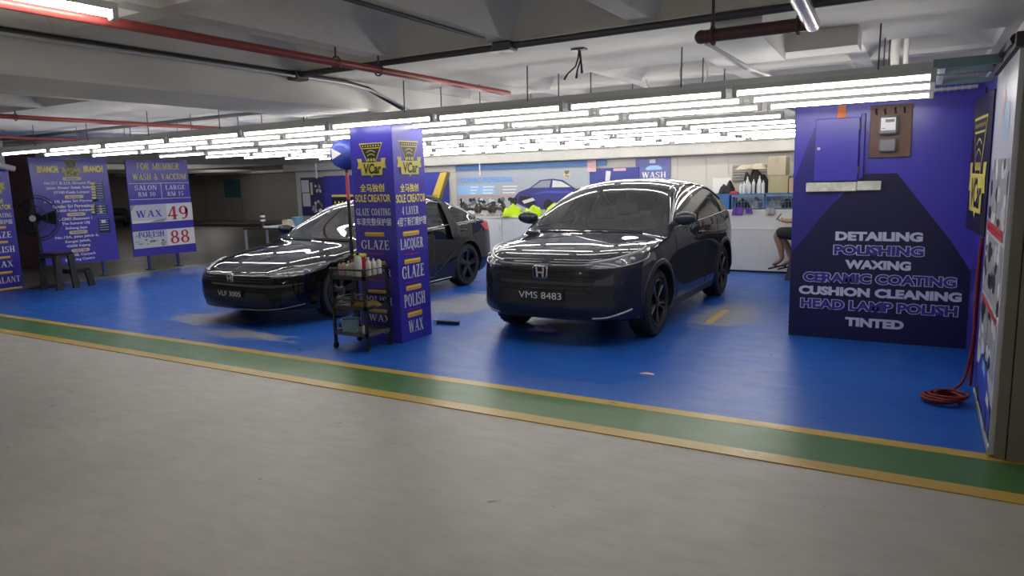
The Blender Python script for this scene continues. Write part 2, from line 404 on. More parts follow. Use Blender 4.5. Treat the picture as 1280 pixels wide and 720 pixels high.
# ------------------------------------------------------------------ the setting
m_conc = concrete_floor()
b = MB(); b.box(-45, 6, -7, 30, -.2, 0); struct(b.build('floor', m_conc))
m_dark = mat('dark_asphalt_floor', (.16, .15, .14), .45, var=.15, vscale=1.2)
b = MB(); b.box(-45, -13.22, 5.0, 27, 0, .004); b.box(-13.22, 3, 12.62, 27, 0, .004); struct(b.build('floor_parking', m_dark))
m_blue = worn_paint('blue_epoxy', (.009, .088, .43), (.014, .12, .52), .22,
    patches=[(-1.85, 8.0, .45, .95), (-5.1, 7.6, .75, 1.3), (-7.5, 5.5, .75, .42), (-6.3, 5.02, .8, .22), (-3.4, 6.7, .5, .3)], line=(-1.93, 7.45, 8.35, .035), rough=(.26, .44))
b = MB(); b.box(-13.0, 1.2, 4.56, 12.62, 0, .005); struct(b.build('floor_blue', m_blue))
m_green = worn_paint('green_paint', (.060, .165, .050), (.080, .195, .065), .10, rough=(.28, .42))
b = MB(); b.box(-13.9, 3, 4.04, 4.46, 0, .005); b.box(-13.32, -13.1, 5, 12.6, .004, .007); struct(b.build('floor_green', m_green))
m_yel = worn_paint('yellow_paint', (.50, .33, .055), (.58, .40, .08), .35, rough=(.25, .4))
b = MB(); b.box(-13.9, 3, 4.46, 4.56, 0, .006); struct(b.build('trim_1', m_yel))
b = MB(); b.box(-13.9, 3, 3.92, 4.04, 0, .006); struct(b.build('trim_2', m_yel))
b = MB(); b.box(-13.1, -13.0, 4.56, 12.6, 0, .006); struct(b.build('trim_3', m_yel))

# waffle ceiling: a shallow pyramid in every cell of a one-metre grid
def waffle(b, xs, ys, z=2.5, rib=.07, depth=.14, inset=.27):
    for i in range(len(xs) - 1):
        for j in range(len(ys) - 1):
            x0, x1, y0, y1 = xs[i], xs[i + 1], ys[j], ys[j + 1]
            sub = lambda k: [(x0 + k, y0 + k), (x1 - k, y0 + k), (x1 - k, y1 - k), (x0 + k, y1 - k)]
            rings = [(0, z), (rib, z), (rib + .02, z + .03), (rib + inset * .55, z + depth * .75), (rib + inset, z + depth)]
            vs = [(x, y, zz) for k, zz in rings for (x, y) in sub(k)]; fs = []
            for q in range(len(rings) - 1):
                for e in range(4): fs.append((q * 4 + e, (q + 1) * 4 + e, (q + 1) * 4 + (e + 1) % 4, q * 4 + (e + 1) % 4))
            n = (len(rings) - 1) * 4; fs.append((n + 3, n + 2, n + 1, n))
            b.add(vs, fs)
b = MB()
XR = [-1.48 + .985 * k for k in range(3, -4, -1)][::-1]      # right of the beam
XR = sorted([x for x in XR if x > -4.4] + [-4.43])
XL = [-5.27 - .985 * k for k in range(0, 12)][::-1]
YN = [-6.6 + 1.0 * k for k in range(11)][:-1] + [4.26]
YF = [5.75 + 1.0 * k for k in range(8)]
waffle(b, XR, YN, depth=.2, inset=.3); waffle(b, XL, YN, depth=.2, inset=.3); waffle(b, XR, YF); waffle(b, XL, YF)
for (x0, x1) in ((-4.43, XR[-1]), (XL[0], -5.27)):
    b.add([(x0, 4.26, 2.5), (x1, 4.26, 2.5), (x1, 5.75, 2.5), (x0, 5.75, 2.5)], [(3, 2, 1, 0)])
b.box(-45, 6, -7, 30, 2.8, 3.0)
b.box(-45, XL[0], -7, 30, 2.5, 2.81); b.box(XL[0], 6, YF[-1], 30, 2.5, 2.81)
struct(b.build('ceiling', ceil_m, smooth=25))
b = MB(); b.box(-5.27, -4.43, -7, 12.6, 2.257, 2.55, b=.02); struct(b.build('trim_4', beam_m))           # long beam on the pillar
b = MB(); b.box(-13.6, 1.2, 12.3, 12.66, 1.93, 2.12, b=.015); struct(b.build('trim_5', mat('ledge_paint', (.42, .41, .385), .7, var=.05)))             # ledge over the back wall
b = MB()
for y in (14.5, 18.5, 22.5): b.box(-45, 3, y, y + .5, 2.2, 2.5)
for x in (-17.5, -22.5, -27.5): b.box(x, x + .5, -7, 27, 2.25, 2.5)
struct(b.build('trim_6', beam_m))
wall_m = mat('back_wall_paint', (.55, .53, .49), .6, var=.04, vscale=1.5)
b = MB(); b.box(-13.5, 1.2, 12.62, 12.8, 0, 2.5)
for x in (-3.86, -3.35, -2.96, -2.28, -1.7): b.box(x, x + .025, 12.608, 12.62, 1.0, 1.93)
struct(b.build('wall_back', wall_m))
far_m = mat('far_wall_paint', (.34, .32, .31), .7, var=.06)
b = MB(); b.box(-31, -13.5, 23, 23.3, 0, 2.5); struct(b.build('wall_far', far_m))
b = MB(); b.box(-31.3, -31, -7, 23.3, 0, 2.5); struct(b.build('wall_left', mat('far_side_wall', (.28, .24, .23), .7)))
fr_m = mat('grey_brown_paint', (.19, .168, .14), .5, var=.08, vscale=3)
b = MB(); b.box(.42, .47, 4.5, 7.6, 0, 2.3); b.box(.478, 3, 4.5, 7.6, 0, 2.3); b.box(.46, .49, 4.52, 7.6, 0, 2.3)
struct(b.build('wall_right', fr_m))
b = MB(); b.box(.5, 3, 4.3, 12.6, 2.3, 2.6); b.box(.55, 3, 3.0, 12.6, 2.42, 2.6); struct(b.build('trim_7', white_p))
# the blue partition wall with printed triangles
PX0, PX1, PY = -1.07, .42, 7.23
b = MB(); b.box(PX1 - .012, PX1, 5.8, PY, 0, 2.3); struct(b.build('wall_side', blue_v))
b = MB(); b.box(PX0, PX1, PY, PY + .22, 0, 2.31)
part_w = struct(b.build('wall_partition', blue_v))
FP = face((0, PY, 0), (1, 0, 0), (0, -1, 0))
b = MB()
b.flat([(-1.068, 0), (.405, 0), (.405, .7), (.25, .95), (.05, 1.22), (-.2, 1.56), (-.45, 1.56), (-.71, 1.3), (-1.068, .82)], FP, .0015)
b.flat([(-1.068, .8), (-.70, 1.29), (-.62, 1.5), (-.74, 1.9), (-.9, 2.0), (-1.068, 1.5)], FP, .0009, 1)
b.build('printed_pattern', [blue_dark, blue_mid], part_w)
for i, (body, r_, out) in enumerate([('DETAILING', (-.681, .948, .029, 1.032), 0), ('POLISHING', (-.69, .815, .045, .905), 1), ('WAXING', (-.588, .684, -.05, .768), 0),
        ('CERAMIC COATING', (-.95, .548, .305, .64), 1), ('CUSHION CLEANING', (-.986, .422, .352, .507), 0), ('HEAD LAMP POLISH', (-.965, .29, .33, .383), 1), ('TINTED', (-.565, .138, -.079, .222), 0)]):
    if out:
        o = lettering(part_w, FP, body, r_, lilac_l, .003, bold=.092, ref=.05)
        lettering(o, FP, body, r_, mat('letter_blue', (.035, .030, .26), .3), .0045, name='letter_fill', bold=.042, ref=.05)
    else:
        lettering(part_w, FP, body, r_, lilac_l, .003, bold=.056, ref=.05)

# ------------------------------------------------------------------ the square pillar and its lettering
def logo_geo(b, F, u, v, s, gold=0, black=1, d=.003, text='VCar'):      # badge: u,v = bottom centre, s = width
    P = lambda pts: [(u + x * s, v + y * s) for x, y in pts]
    b.flat(P([(-.40, .90), (.40, .90), (.10, .30), (-.10, .30)]), F, d, gold)
    b.flat(P([(-.365, .875), (.365, .875), (.085, .33), (-.085, .33)]), F, d + .0012, black)
    b.flat(P([(-.30, .775), (.30, .775), (.285, .755), (-.285, .755)]), F, d + .0024, gold)
    for k in range(7):
        x = -.27 + .09 * k
        b.flat(P([(x + (.030 if q % 2 == 0 else .013) * math.sin(PI * q / 5), .825 + (.030 if q % 2 == 0 else .013) * math.cos(PI * q / 5)) for q in range(10)]), F, d + .0024, gold)
    for (y, w_) in ((.665, .15), (.575, .13)):                              # two arcs like a car's roof and bonnet
        pts = [(-w_ + 2 * w_ * i / 8, y + .05 * math.sin(PI * i / 8)) for i in range(9)]
        b.flat(P(pts + [(x, yy - .02) for x, yy in pts[::-1]]), F, d + .0024, gold)
    for x in (-.10, 0, .10): b.flat(P([(x - .035, .43), (x + .035, .43), (x + .028, .50), (x - .028, .50)]), F, d + .0024, gold)
    b.flat(P([(-.5, .24), (-.33, .24), (-.33, .50), (-.5, .50), (-.455, .37)]), F, d + .0012, gold)
    b.flat(P([(.5, .24), (.33, .24), (.33, .50), (.5, .50), (.455, .37)]), F, d + .0012, gold)
    b.flat(P([(-.36, .06), (.36, .06), (.38, .40), (-.38, .40)]), F, d + .0036, gold)
    b.flat(P([(-.05, .06), (.05, .06), (0, .0)]), F, d + .0036, gold)
    text_on(b, F, text, u - .30 * s, v + .095 * s, u + .32 * s, v + .365 * s, d + .0048, black, bold=.03, slant=.1)
QX0, QX1, QY0, QY1 = -4.96, -4.42, 5.37, 5.87
m_grad = mat('blue_vinyl_pillar', (.042, .034, .36), .3, var=.08, vscale=1.5)
b = MB(); b.box(QX0, QX1, QY0, QY1, 0, 2.17, b=.006); pil = struct(b.build('wall_pillar', m_grad))
b = MB(); b.box(QX0 + .02, QX1 - .02, QY0 + .02, QY1 - .02, 2.17, 2.26); b.build('concrete_head', beam_m, pil)
def bar_geo(b, F, u0, v0, u1, v1, d=.003):
    h = v1 - v0
    b.flat(round_rect(u0, v0, u1, v1, h * .3, 3), F, d, 0)
    b.flat(rect(u0 + h * .3, v1 - h * .38, u1 - h * .3, v1 - h * .16), F, d + .001, 1)
FA = face((0, QY0, 0), (1, 0, 0), (0, -1, 0)); FB = face((QX1, 0, 0), (0, 1, 0), (1, 0, 0))
b = MB(); logo_geo(b, FA, -4.687, 1.655, .37); b.build('logo', [badge_l, black_l], pil)
b = MB(); logo_geo(b, FB, 5.618, 1.655, .385); b.build('logo', [badge_l, black_l], pil)
cjk_a, cjk_b, cjk_c = '全马独创', '车漆完整保护层', '4层复新打磨护理'
for F, body, r_, m_, kw in [
    (FA, cjk_a, (-4.855, 1.515, -4.545, 1.595), yellow_l, dict(bold=.012)), (FA, 'SOLE CREATOR', (-4.925, 1.415, -4.472, 1.49), yellow_l, dict(bold=.02)),
    (FA, 'GLAZE COATING', (-4.925, 1.283, -4.48, 1.352), white_l, dict(serif=True)), (FA, cjk_b, (-4.928, 1.182, -4.478, 1.258), white_l, dict(bold=.008)),
    (FA, 'GLAZE', (-4.882, .945, -4.522, 1.036), white_l, dict(serif=True)), (FA, 'LACQUER', (-4.89, .665, -4.515, .75), white_l, dict(serif=True)),
    (FA, 'POLISH', (-4.885, .385, -4.52, .468), white_l, dict(serif=True)),
    (FA, 'WAX', (-4.84, .21, -4.56, .28), white_l, dict(serif=True)), (FA, 'SEALANT', (-4.86, .09, -4.54, .165), white_l, dict(serif=True)),
    (FB, cjk_a, (5.455, 1.505, 5.745, 1.588), yellow_l, dict(bold=.012)), (FB, 'SOLE CREATOR', (5.385, 1.402, 5.855, 1.482), yellow_l, dict(bold=.02)),
    (FB, '4 LAYER', (5.466, 1.283, 5.729, 1.362), white_l, dict(serif=True)), (FB, cjk_c, (5.385, 1.168, 5.85, 1.258), white_l, dict(bold=.008)),
    (FB, 'LACQUER', (5.416, .92, 5.78, 1.045), white_l, dict(serif=True)), (FB, 'GLAZE', (5.42, .645, 5.775, .772), white_l, dict(serif=True)),
    (FB, 'POLISH', (5.43, .358, 5.77, .486), white_l, dict(serif=True)), (FB, 'WAX', (5.475, .09, 5.72, .212), white_l, dict(serif=True))]:
    lettering(pil, F, body, r_, m_, **kw)
b = MB()
for F, u0, v0, u1, v1 in [(FA, -4.83, 1.075, -4.575, 1.118), (FA, -4.83, .79, -4.575, .832), (FA, -4.83, .5, -4.575, .535), (FA, -4.83, .302, -4.575, .338),
        (FB, 5.46, 1.07, 5.725, 1.118), (FB, 5.46, .79, 5.725, .84), (FB, 5.466, .52, 5.72, .572), (FB, 5.47, .245, 5.715, .3)]: bar_geo(b, F, u0, v0, u1, v1)
b.build('gold_bar', [gold_l, yellow_l], pil)
b = MB()
for v in (.885, .60, .322): b.flat(rect(5.46, v, 5.7, v + .006), FB, .003)
for v in (.9, .63): b.flat(rect(-4.82, v, -4.6, v + .006), FA, .003)
b.build('red_line', red_l, pil)

# left pillar (same print), mostly outside the frame
b = MB(); b.box(-13.6, -13.0, 5.42, 5.98, 0, 1.99); b.box(-13.58, -13.02, 5.44, 5.96, 1.99, 2.5, 1); lp = struct(b.build('wall_pillar_far', [m_grad, beam_m]))
FL = face((-13.0, 0, 0), (0, 1, 0), (1, 0, 0))
b = MB(); logo_geo(b, FL, 5.70, 1.575, .40); b.build('logo', [badge_l, black_l], lp)
for body, r_, m_, kw in [(cjk_a, (5.52, 1.44, 5.84, 1.52), yellow_l, dict(bold=.012)), ('SOLE CREATOR', (5.46, 1.34, 5.95, 1.42), yellow_l, dict(bold=.02)),
        ('GLAZE COATING', (5.46, 1.21, 5.94, 1.28), white_l, dict(serif=True)), (cjk_b, (5.47, 1.1, 5.94, 1.18), white_l, dict(bold=.008)),
        ('GLAZE', (5.50, .88, 5.90, .98), white_l, dict(serif=True)), ('POLISH', (5.50, .64, 5.92, .74), white_l, dict(serif=True)),
        ('WAX', (5.55, .40, 5.87, .5), white_l, dict(serif=True)), ('SEALANT', (5.46, .14, 5.94, .24), white_l, dict(serif=True))]:
    lettering(lp, FL, body, r_, m_, **kw)
b = MB()
for v in (1.03, .79, .54, .29): bar_geo(b, FL, 5.58, v, 5.84, v + .04)
bar_geo(b, FL, 5.44, .02, 5.96, .055); b.build('gold_bar', [gold_l, yellow_l], lp)

# ------------------------------------------------------------------ fluorescent grid
ROWS = [5.15, 5.72, 6.42, 7.55, 8.45, 9.3, 10.3, 11.25, 11.95]
PITCH_X, XEND = 1.265, .05
tube_m = mat('lit_tube', (1, 1, 1), .5, emit=(1.0, .965, .91), estr=TUBE_POWER)
def tube_fixture(label, group, L=1.22, tm=tube_m, cat='light', name='fluorescent_light'):
    t = thing(name, label, cat, (0, 0, 0), 0, group); h = L / 2
    b = MB(); b.hull([(s * h, y, z) for s in (-1, 1) for (y, z) in ((-.016, .02), (.016, .02), (.016, .055), (-.016, .055))]); b.build('batten', batten_m, t)
    b = MB(); b.tube([(-h + .035, 0, 0), (h - .035, 0, 0)], .0125, 10); b.build('tube', tm, t, smooth=40)
    for s in (-1, 1):
        b = MB(); b.box(s * (h - .035), s * h, -.02, .02, -.024, .04, b=.005); b.build('lamp_holder', batten_m, t)
    return t
ORD = ['', 'second', 'third', 'fourth', 'fifth', 'sixth', 'seventh', 'eighth', 'ninth']
def nth(k, n, first, last): return first if k == 0 else (last if k == n - 1 else ORD[k] + ' from the right')
proto = None
for r_, y in enumerate(ROWS):
    rown = 'front row' if r_ == 0 else ('rearmost row' if r_ == 8 else ORD[r_] + ' row from the front')
    cols = range(0, 9) if r_ < 3 else range(1, 9)
    for k in cols:
        kk = k - cols[0]
        lab = 'lit tube light, %s in the %s' % (nth(kk, len(cols), 'rightmost', 'leftmost'), rown)
        x = XEND - PITCH_X * k - .62
        if proto is None: proto = tube_fixture(lab, 'fluorescent tubes over the wash bay'); proto.location = (x, y, 2.145)
        else: dup(proto, (x, y, 2.145), None, lab)
gr = thing('light_grid_frame', 'grey steel channel frame hung from the ceiling on thin rods, carrying the tube lights', 'frame', (0, 0, 0))
rail_m = mat('grey_channel', (.55, .555, .55), .55)
teal_m = mat('teal_grey_channel', (.17, .25, .28), .45, metal=.3)
b = MB(); b.box(-11.45, .02, 5.175, 5.205, 2.185, 2.245); b.build('front_channel', rail_m, gr)
b = MB()
for y, z0, z1 in ((5.2, 2.20, 2.255), (5.72, 2.215, 2.265), (6.42, 2.215, 2.25)):
    b = MB(); b.box(.02, .41, y - .02, y + .02, z0, z1); b.build('end_channel', teal_m, gr)
for k in range(0, 10):
    x = XEND - PITCH_X * k - (.0 if k else -.02)
    b = MB(); b.box(x - .02, x + .02, 5.21, 12.25 if k else 6.5, 2.222, 2.25); b.build('cross_channel', rail_m, gr)
for r_, y in enumerate(ROWS[:5]):
    for k in range(0, 9):
        if r_ > 2 and k == 0: continue
        x = XEND - PITCH_X * k - .33
        if r_ > 0 and x < -4.3 and x > -5.4: continue
        zt = 2.51 if y < 5.8 else 2.64
        if -5.27 < x < -4.43: zt = 2.257
        b = MB(); b.tube([(x, y, 2.222), (x + .004, y, zt)], .0055, 6); b.build('hanging_rod', dark_me, gr)

# lane light running the other way, top left, hung over the lane
lane_m = mat('lit_lane_tube', (1, 1, 1), .5, emit=(1.0, .97, .92), estr=LANE_POWER)
l0 = tube_fixture('lit ceiling tube above the long beam at the top left corner', None, 1.22, lane_m)
l0.location = (-3.28, 1.44, 2.40); l0.rotation_euler = (0, 0, PI / 2)

# ------------------------------------------------------------------ pipes and cables under the ceiling
def pipe(name, label, cat, path, r, m_, group=None, clamps=(), clamp_m=None, n=12):
    t = thing(name, label, cat, path[0], 0, group); o = Vector(path[0])
    b = MB(); b.tube([Vector(p) - o for p in path], r, n); b.build('pipe', m_, t, smooth=50)
    for c in clamps:
        c = Vector(c) - o; b = MB()
        b.tube([c + Vector((r * 1.5 * math.cos(2 * PI * i / 12), 0, r * 1.5 * math.sin(2 * PI * i / 12))) if abs((Vector(path[-1]) - Vector(path[0])).y) > abs((Vector(path[-1]) - Vector(path[0])).x)
                else c + Vector((0, r * 1.5 * math.cos(2 * PI * i / 12), r * 1.5 * math.sin(2 * PI * i / 12))) for i in range(12)], .006, 6, closed=True)
        b.tube([c + Vector((0, 0, r * 1.4)), (c.x, c.y, 2.5 - o.z)], .007, 6); b.build('hanger', clamp_m or dark_me, t)
    return t
pipe('fire_pipe', 'long red fire pipe crossing above the beam to the light grid', 'pipe', [(-3.42, -2, 2.40), (-3.42, 5.9, 2.40)], .026, red_pipe, clamps=[(-3.42, 3.62, 2.4), (-3.42, 4.05, 2.4)])
pipe('fire_pipe', 'red fire pipe with a small clamp, left of the long beam', 'pipe', [(-8.6, -1, 2.42), (-8.6, 9.5, 2.42)], .026, red_pipe, clamps=[(-8.6, 4.1, 2.42)])
pipe('fire_pipe', 'red fire pipe furthest left, above the address board', 'pipe', [(-11.5, 3, 2.40), (-11.5, 9, 2.40)], .02, red_pipe)
pipe('cable_conduit', 'thick dark conduit running along the edge of the flat slab', 'pipe', [(-4.43, 4.2, 2.475), (2.5, 4.2, 2.475)], .023, dark_me)
pipe('cable_conduit', 'dark conduit running along the top of the long beam', 'pipe', [(-4.40, -2, 2.478), (-4.40, 4.75, 2.478), (-4.36, 5.0, 2.44), (-4.25, 5.35, 2.28)], .02, dark_me)
pipe('cable_conduit', 'thin steel conduit beside the dark one on the beam edge', 'pipe', [(-4.35, -2, 2.455), (-4.35, 4.7, 2.455), (-4.31, 5.0, 2.42), (-4.2, 5.38, 2.27)], .011, steel)
pipe('cable_conduit', 'thin dark conduit crossing the coffered ceiling near the top edge', 'pipe', [(-2.46, -2, 2.485), (-2.46, 3.96, 2.485)], .012, dark_me)
pipe('cable_conduit', 'dark conduit crossing the ceiling on the far left', 'pipe', [(-13.2, 5.95, 2.47), (-5.3, 5.95, 2.47)], .022, dark_me)
b = MB(); b.box(-4.46, -4.33, 4.13, 4.27, 2.43, 2.5, b=.01); tag(b.build('junction_box', dark_me), 'dark junction box where two conduits meet on the beam', 'junction box')
b = MB(); b.box(-2.52, -2.38, 4.13, 4.25, 2.44, 2.5, b=.01); tag(b.build('junction_box', dark_me), 'dark junction box in the middle of the slab edge conduit', 'junction box')
# sprinkler branch: maroon pipe, steel coupling, hangers
t = thing('sprinkler_pipe', 'short maroon pipe with a shiny steel coupling hung under the slab', 'pipe', (-1.03, 3.78, 2.30))
b = MB(); b.tube([(0, 0, 0), (.53, 0, 0)], .032, 14); b.ball((0, 0, 0), .035); b.build('pipe', maroon, t, smooth=50)
b = MB(); b.tube([(.53, .03, 0), (.53, -.03, 0), (.56, -.95, .02)], .036, 14); b.build('coupling', mat('brushed_steel', (.62, .6, .6), .22, metal=.9), t, smooth=50)
b = MB(); b.tube([(.02, .02, -.03), (.02, .9, -.03), (.05, 2.6, 0)], .011, 8); b.build('branch_pipe', white_p, t, smooth=50)
for x in (.06, .47):
    b = MB(); b.tube([(x, .045 * math.cos(2 * PI * i / 14), .045 * math.sin(2 * PI * i / 14)) for i in range(14)], .007, 6, closed=True); b.tube([(x, 0, .04), (x, 0, .2)], .008, 6); b.build('hanger', maroon, t)
b = MB(); b.hull([(-1.12, 4.3, 2.36), (-.83, 4.3, 2.36), (-1.12, 5.1, 2.33), (-.83, 5.1, 2.33), (-1.12, 4.3, 2.5), (-.83, 4.3, 2.5), (-1.12, 5.1, 2.5), (-.83, 5.1, 2.5)])
b.box(-.9, -.4, 5.1, 5.4, 2.38, 2.5); tag(b.build('ceiling_duct', white_p), 'white boxed duct projecting below the slab beside the maroon pipe', 'duct')
t = thing('drain_pipe', 'pale vertical pipe pair dropping from the ceiling behind the light grid', 'pipe', (-.22, 6.0, 2.2))
for dx, r_ in ((0, .03), (.07, .018)):
    b = MB(); b.tube([(dx, 0, 0), (dx, 0, .52)], r_, 10); b.build('pipe', white_p, t, smooth=50)
t = thing('loose_wires', 'bunch of cut black wires dangling from a ceiling plate', 'wire', (-2.15, 4.72, 2.5))
b = MB(); b.box(-.05, .05, -.03, .03, -.012, 0); b.build('plate', dark_me, t)
for pts in ([(0, 0, 0), (-.01, 0, -.07), (-.03, 0, -.12), (-.1, .02, -.16), (-.13, .02, -.2)], [(0, 0, 0), (.005, .01, -.08), (-.02, .01, -.14), (-.03, .01, -.2)], [(0, .01, 0), (.01, .01, -.1), (.015, .01, -.17)]):
    b = MB(); b.tube(pts, [.006] * (len(pts) - 1) + [.009], 6); b.build('wire', black_me, t, smooth=50)
for lab, c, rx, a0, a1 in (('grey cable loop hanging in front of the bright ceiling, left one', (-2.05, 6.3, 2.46), .16, 180, 300), ('grey cable loop hanging in front of the bright ceiling, right one', (-1.78, 6.3, 2.48), .12, 120, 420)):
    b = MB(); b.tube([(c[0] + rx * math.cos(R(a0 + (a1 - a0) * i / 16)), c[1], c[2] + .13 * math.sin(R(a0 + (a1 - a0) * i / 16))) for i in range(17)], .009, 6)
    tag(b.build('cable_loop', mat('grey_cable', (.4, .39, .38), .5), smooth=50), lab, 'cable')
# ------------------------------------------------------------------ cars
def lerp_keys(keys, x):
    # monotone cubic through (x, y) keys
    n = len(keys)
    if x <= keys[0][0]: return keys[0][1]
    if x >= keys[-1][0]: return keys[-1][1]
    d = [(keys[i + 1][1] - keys[i][1]) / (keys[i + 1][0] - keys[i][0]) for i in range(n - 1)]
    m = [d[0]] + [0 if d[i - 1] * d[i] <= 0 else 2 * d[i - 1] * d[i] / (d[i - 1] + d[i]) for i in range(1, n - 1)] + [d[-1]]
    for i in range(n - 1):
        if x <= keys[i + 1][0]:
            h = keys[i + 1][0] - keys[i][0]; t = (x - keys[i][0]) / h
            return ((2 * t ** 3 - 3 * t ** 2 + 1) * keys[i][1] + (t ** 3 - 2 * t ** 2 + t) * h * m[i]
                    + (-2 * t ** 3 + 3 * t ** 2) * keys[i + 1][1] + (t ** 3 - t ** 2) * h * m[i + 1])
AXX, AXY, AXZ = Vector((1, 0, 0)), Vector((0, 1, 0)), Vector((0, 0, 1))
DG = (Vector((.7071, .7071, 0)), AXZ); DGL = (Vector((-.7071, .7071, 0)), AXZ)     # front corners seen at 45 degrees
DR = (Vector((.7071, -.7071, 0)), AXZ); DRL = (Vector((-.7071, -.7071, 0)), AXZ)   # rear corners
def cut(bm, poly, ax, regs, tagno, test=None):
    a, bb = ax
    ar = sum(poly[i][0] * poly[(i + 1) % len(poly)][1] - poly[(i + 1) % len(poly)][0] * poly[i][1] for i in range(len(poly)))
    if ar < 0: poly = poly[::-1]
    u0, u1 = min(p[0] for p in poly) - .12, max(p[0] for p in poly) + .12; v0, v1 = min(p[1] for p in poly) - .12, max(p[1] for p in poly) + .12
    def cand():
        out = []
        for f in bm.faces:
            if f.material_index in regs:
                c = f.calc_center_median(); u, v = c.dot(a), c.dot(bb)
                if u0 < u < u1 and v0 < v < v1 and (test is None or test(c)): out.append(f)
        return out
    for i in range(len(poly)):
        p, q = poly[i], poly[(i + 1) % len(poly)]
        n2 = (q[1] - p[1], -(q[0] - p[0]))
        fs = cand(); g = set(fs)
        for f in fs: g.update(f.edges); g.update(f.verts)
        bmesh.ops.bisect_plane(bm, geom=list(g), dist=1e-5, plane_co=a * p[0] + bb * p[1], plane_no=a * n2[0] + bb * n2[1])
    for f in cand():
        c = f.calc_center_median(); u, v = c.dot(a), c.dot(bb)
        if all((poly[(i + 1) % len(poly)][0] - poly[i][0]) * (v - poly[i][1]) - (poly[(i + 1) % len(poly)][1] - poly[i][1]) * (u - poly[i][0]) > -1e-7 for i in range(len(poly))):
            f.material_index = tagno

def car_shell(P, nx=36, ny=110, nz=30):
    L = P['L']
    def ztop(y, t): return lerp_keys(P['top'], y) - lerp_keys(P['drop'], y) * t ** P.get('crown', 2.6) + (lerp_keys(P['rib'], y) * math.exp(-((t - .70) / .13) ** 2))
    def half(y, z):
        wd = lerp_keys(P['plan'], y); belt = lerp_keys(P['belt'], y)
        for ya in (P['ya'], P['yb']):
            wd += P['flare'] * math.exp(-((y - ya) / .36) ** 2) * math.exp(-((z - .52) / .28) ** 2)
        k = 0
        if z < .36: k += (.36 - z) * .28
        if .36 < z < .9: k += P.get('scoop', .016) * math.sin(PI * (z - .36) / .54) * math.exp(-((y - (P['ya'] + P['yb']) / 2) / .75) ** 4)
        s0 = belt - .22
        if z > s0: k += min(z - s0, .22) * .16
        if z > belt: k += .012 + (z - belt) * P['tumble']
        return wd - k
    def shift(y, t, z):
        f = max(0, 1 - y / P['Ff']); g = max(0, 1 - (L - y) / P['Fr'])
        return f * f * (P['fplan'][0] * t ** 2 + P['fplan'][1] * t ** 5 + lerp_keys(P['fz'], z)) - g * g * (P['rplan'][0] * t ** 2 + P['rplan'][1] * t ** 5 + lerp_keys(P['rz'], z))
    bm = bmesh.new(); vd = {}
    def vert(i, j, k):
        if (i, j, k) not in vd:
            u = -1 + 2 * i / nx; y = L * j / ny; wv = k / nz; t = abs(u)
            zb = lerp_keys(P['bot'], y); ze = zb + wv * (ztop(y, 1) - zb); z = zb + wv * (ztop(y, t) - zb)
            vd[(i, j, k)] = bm.verts.new((u * half(y, ze), y + shift(y, t, z), z))
        return vd[(i, j, k)]
    # regions: 0 front 1 rear 2 top 3 side(+x) 4 side(-x) 5 bottom
    def quad(a, b_, c, d, r):
        f = bm.faces.new([vert(*p) for p in (a, b_, c, d)]); f.material_index = r; f.smooth = True
    for i in range(nx):
        for k in range(nz):
            quad((i, 0, k), (i + 1, 0, k), (i + 1, 0, k + 1), (i, 0, k + 1), 0); quad((i + 1, ny, k), (i, ny, k), (i, ny, k + 1), (i + 1, ny, k + 1), 1)
        for j in range(ny):
            quad((i, j, nz), (i + 1, j, nz), (i + 1, j + 1, nz), (i, j + 1, nz), 2); quad((i, j + 1, 0), (i + 1, j + 1, 0), (i + 1, j, 0), (i, j, 0), 5)
    for j in range(ny):
        for k in range(nz):
            quad((nx, j, k), (nx, j + 1, k), (nx, j + 1, k + 1), (nx, j, k + 1), 3); quad((0, j + 1, k), (0, j, k), (0, j, k + 1), (0, j + 1, k + 1), 4)
    def edgeverts(test, grow):
        s = {v for v in bm.verts if test({f.material_index for f in v.link_faces})}
        for _ in range(grow): s |= {e.other_vert(v) for v in s for e in v.link_edges}
        return [v for v in s if not any(f.material_index == 5 for f in v.link_faces)]
    sm = edgeverts(lambda r: len(r - {5}) > 1, P.get('grow', 1))
    for _ in range(P.get('smooth', 4)): bmesh.ops.smooth_vert(bm, verts=sm, factor=.5, use_axis_x=True, use_axis_y=True, use_axis_z=True)
    inner = [v for v in bm.verts if all(f.material_index == 2 for f in v.link_faces)]
    for _ in range(8): bmesh.ops.smooth_vert(bm, verts=inner, factor=.5, use_axis_z=True)
    bm.normal_update()
    return bm, half

def ring_poly(cy, cz, r, n=26): return [(cy + r * math.cos(2 * PI * i / n), cz + r * math.sin(2 * PI * i / n)) for i in range(n)]

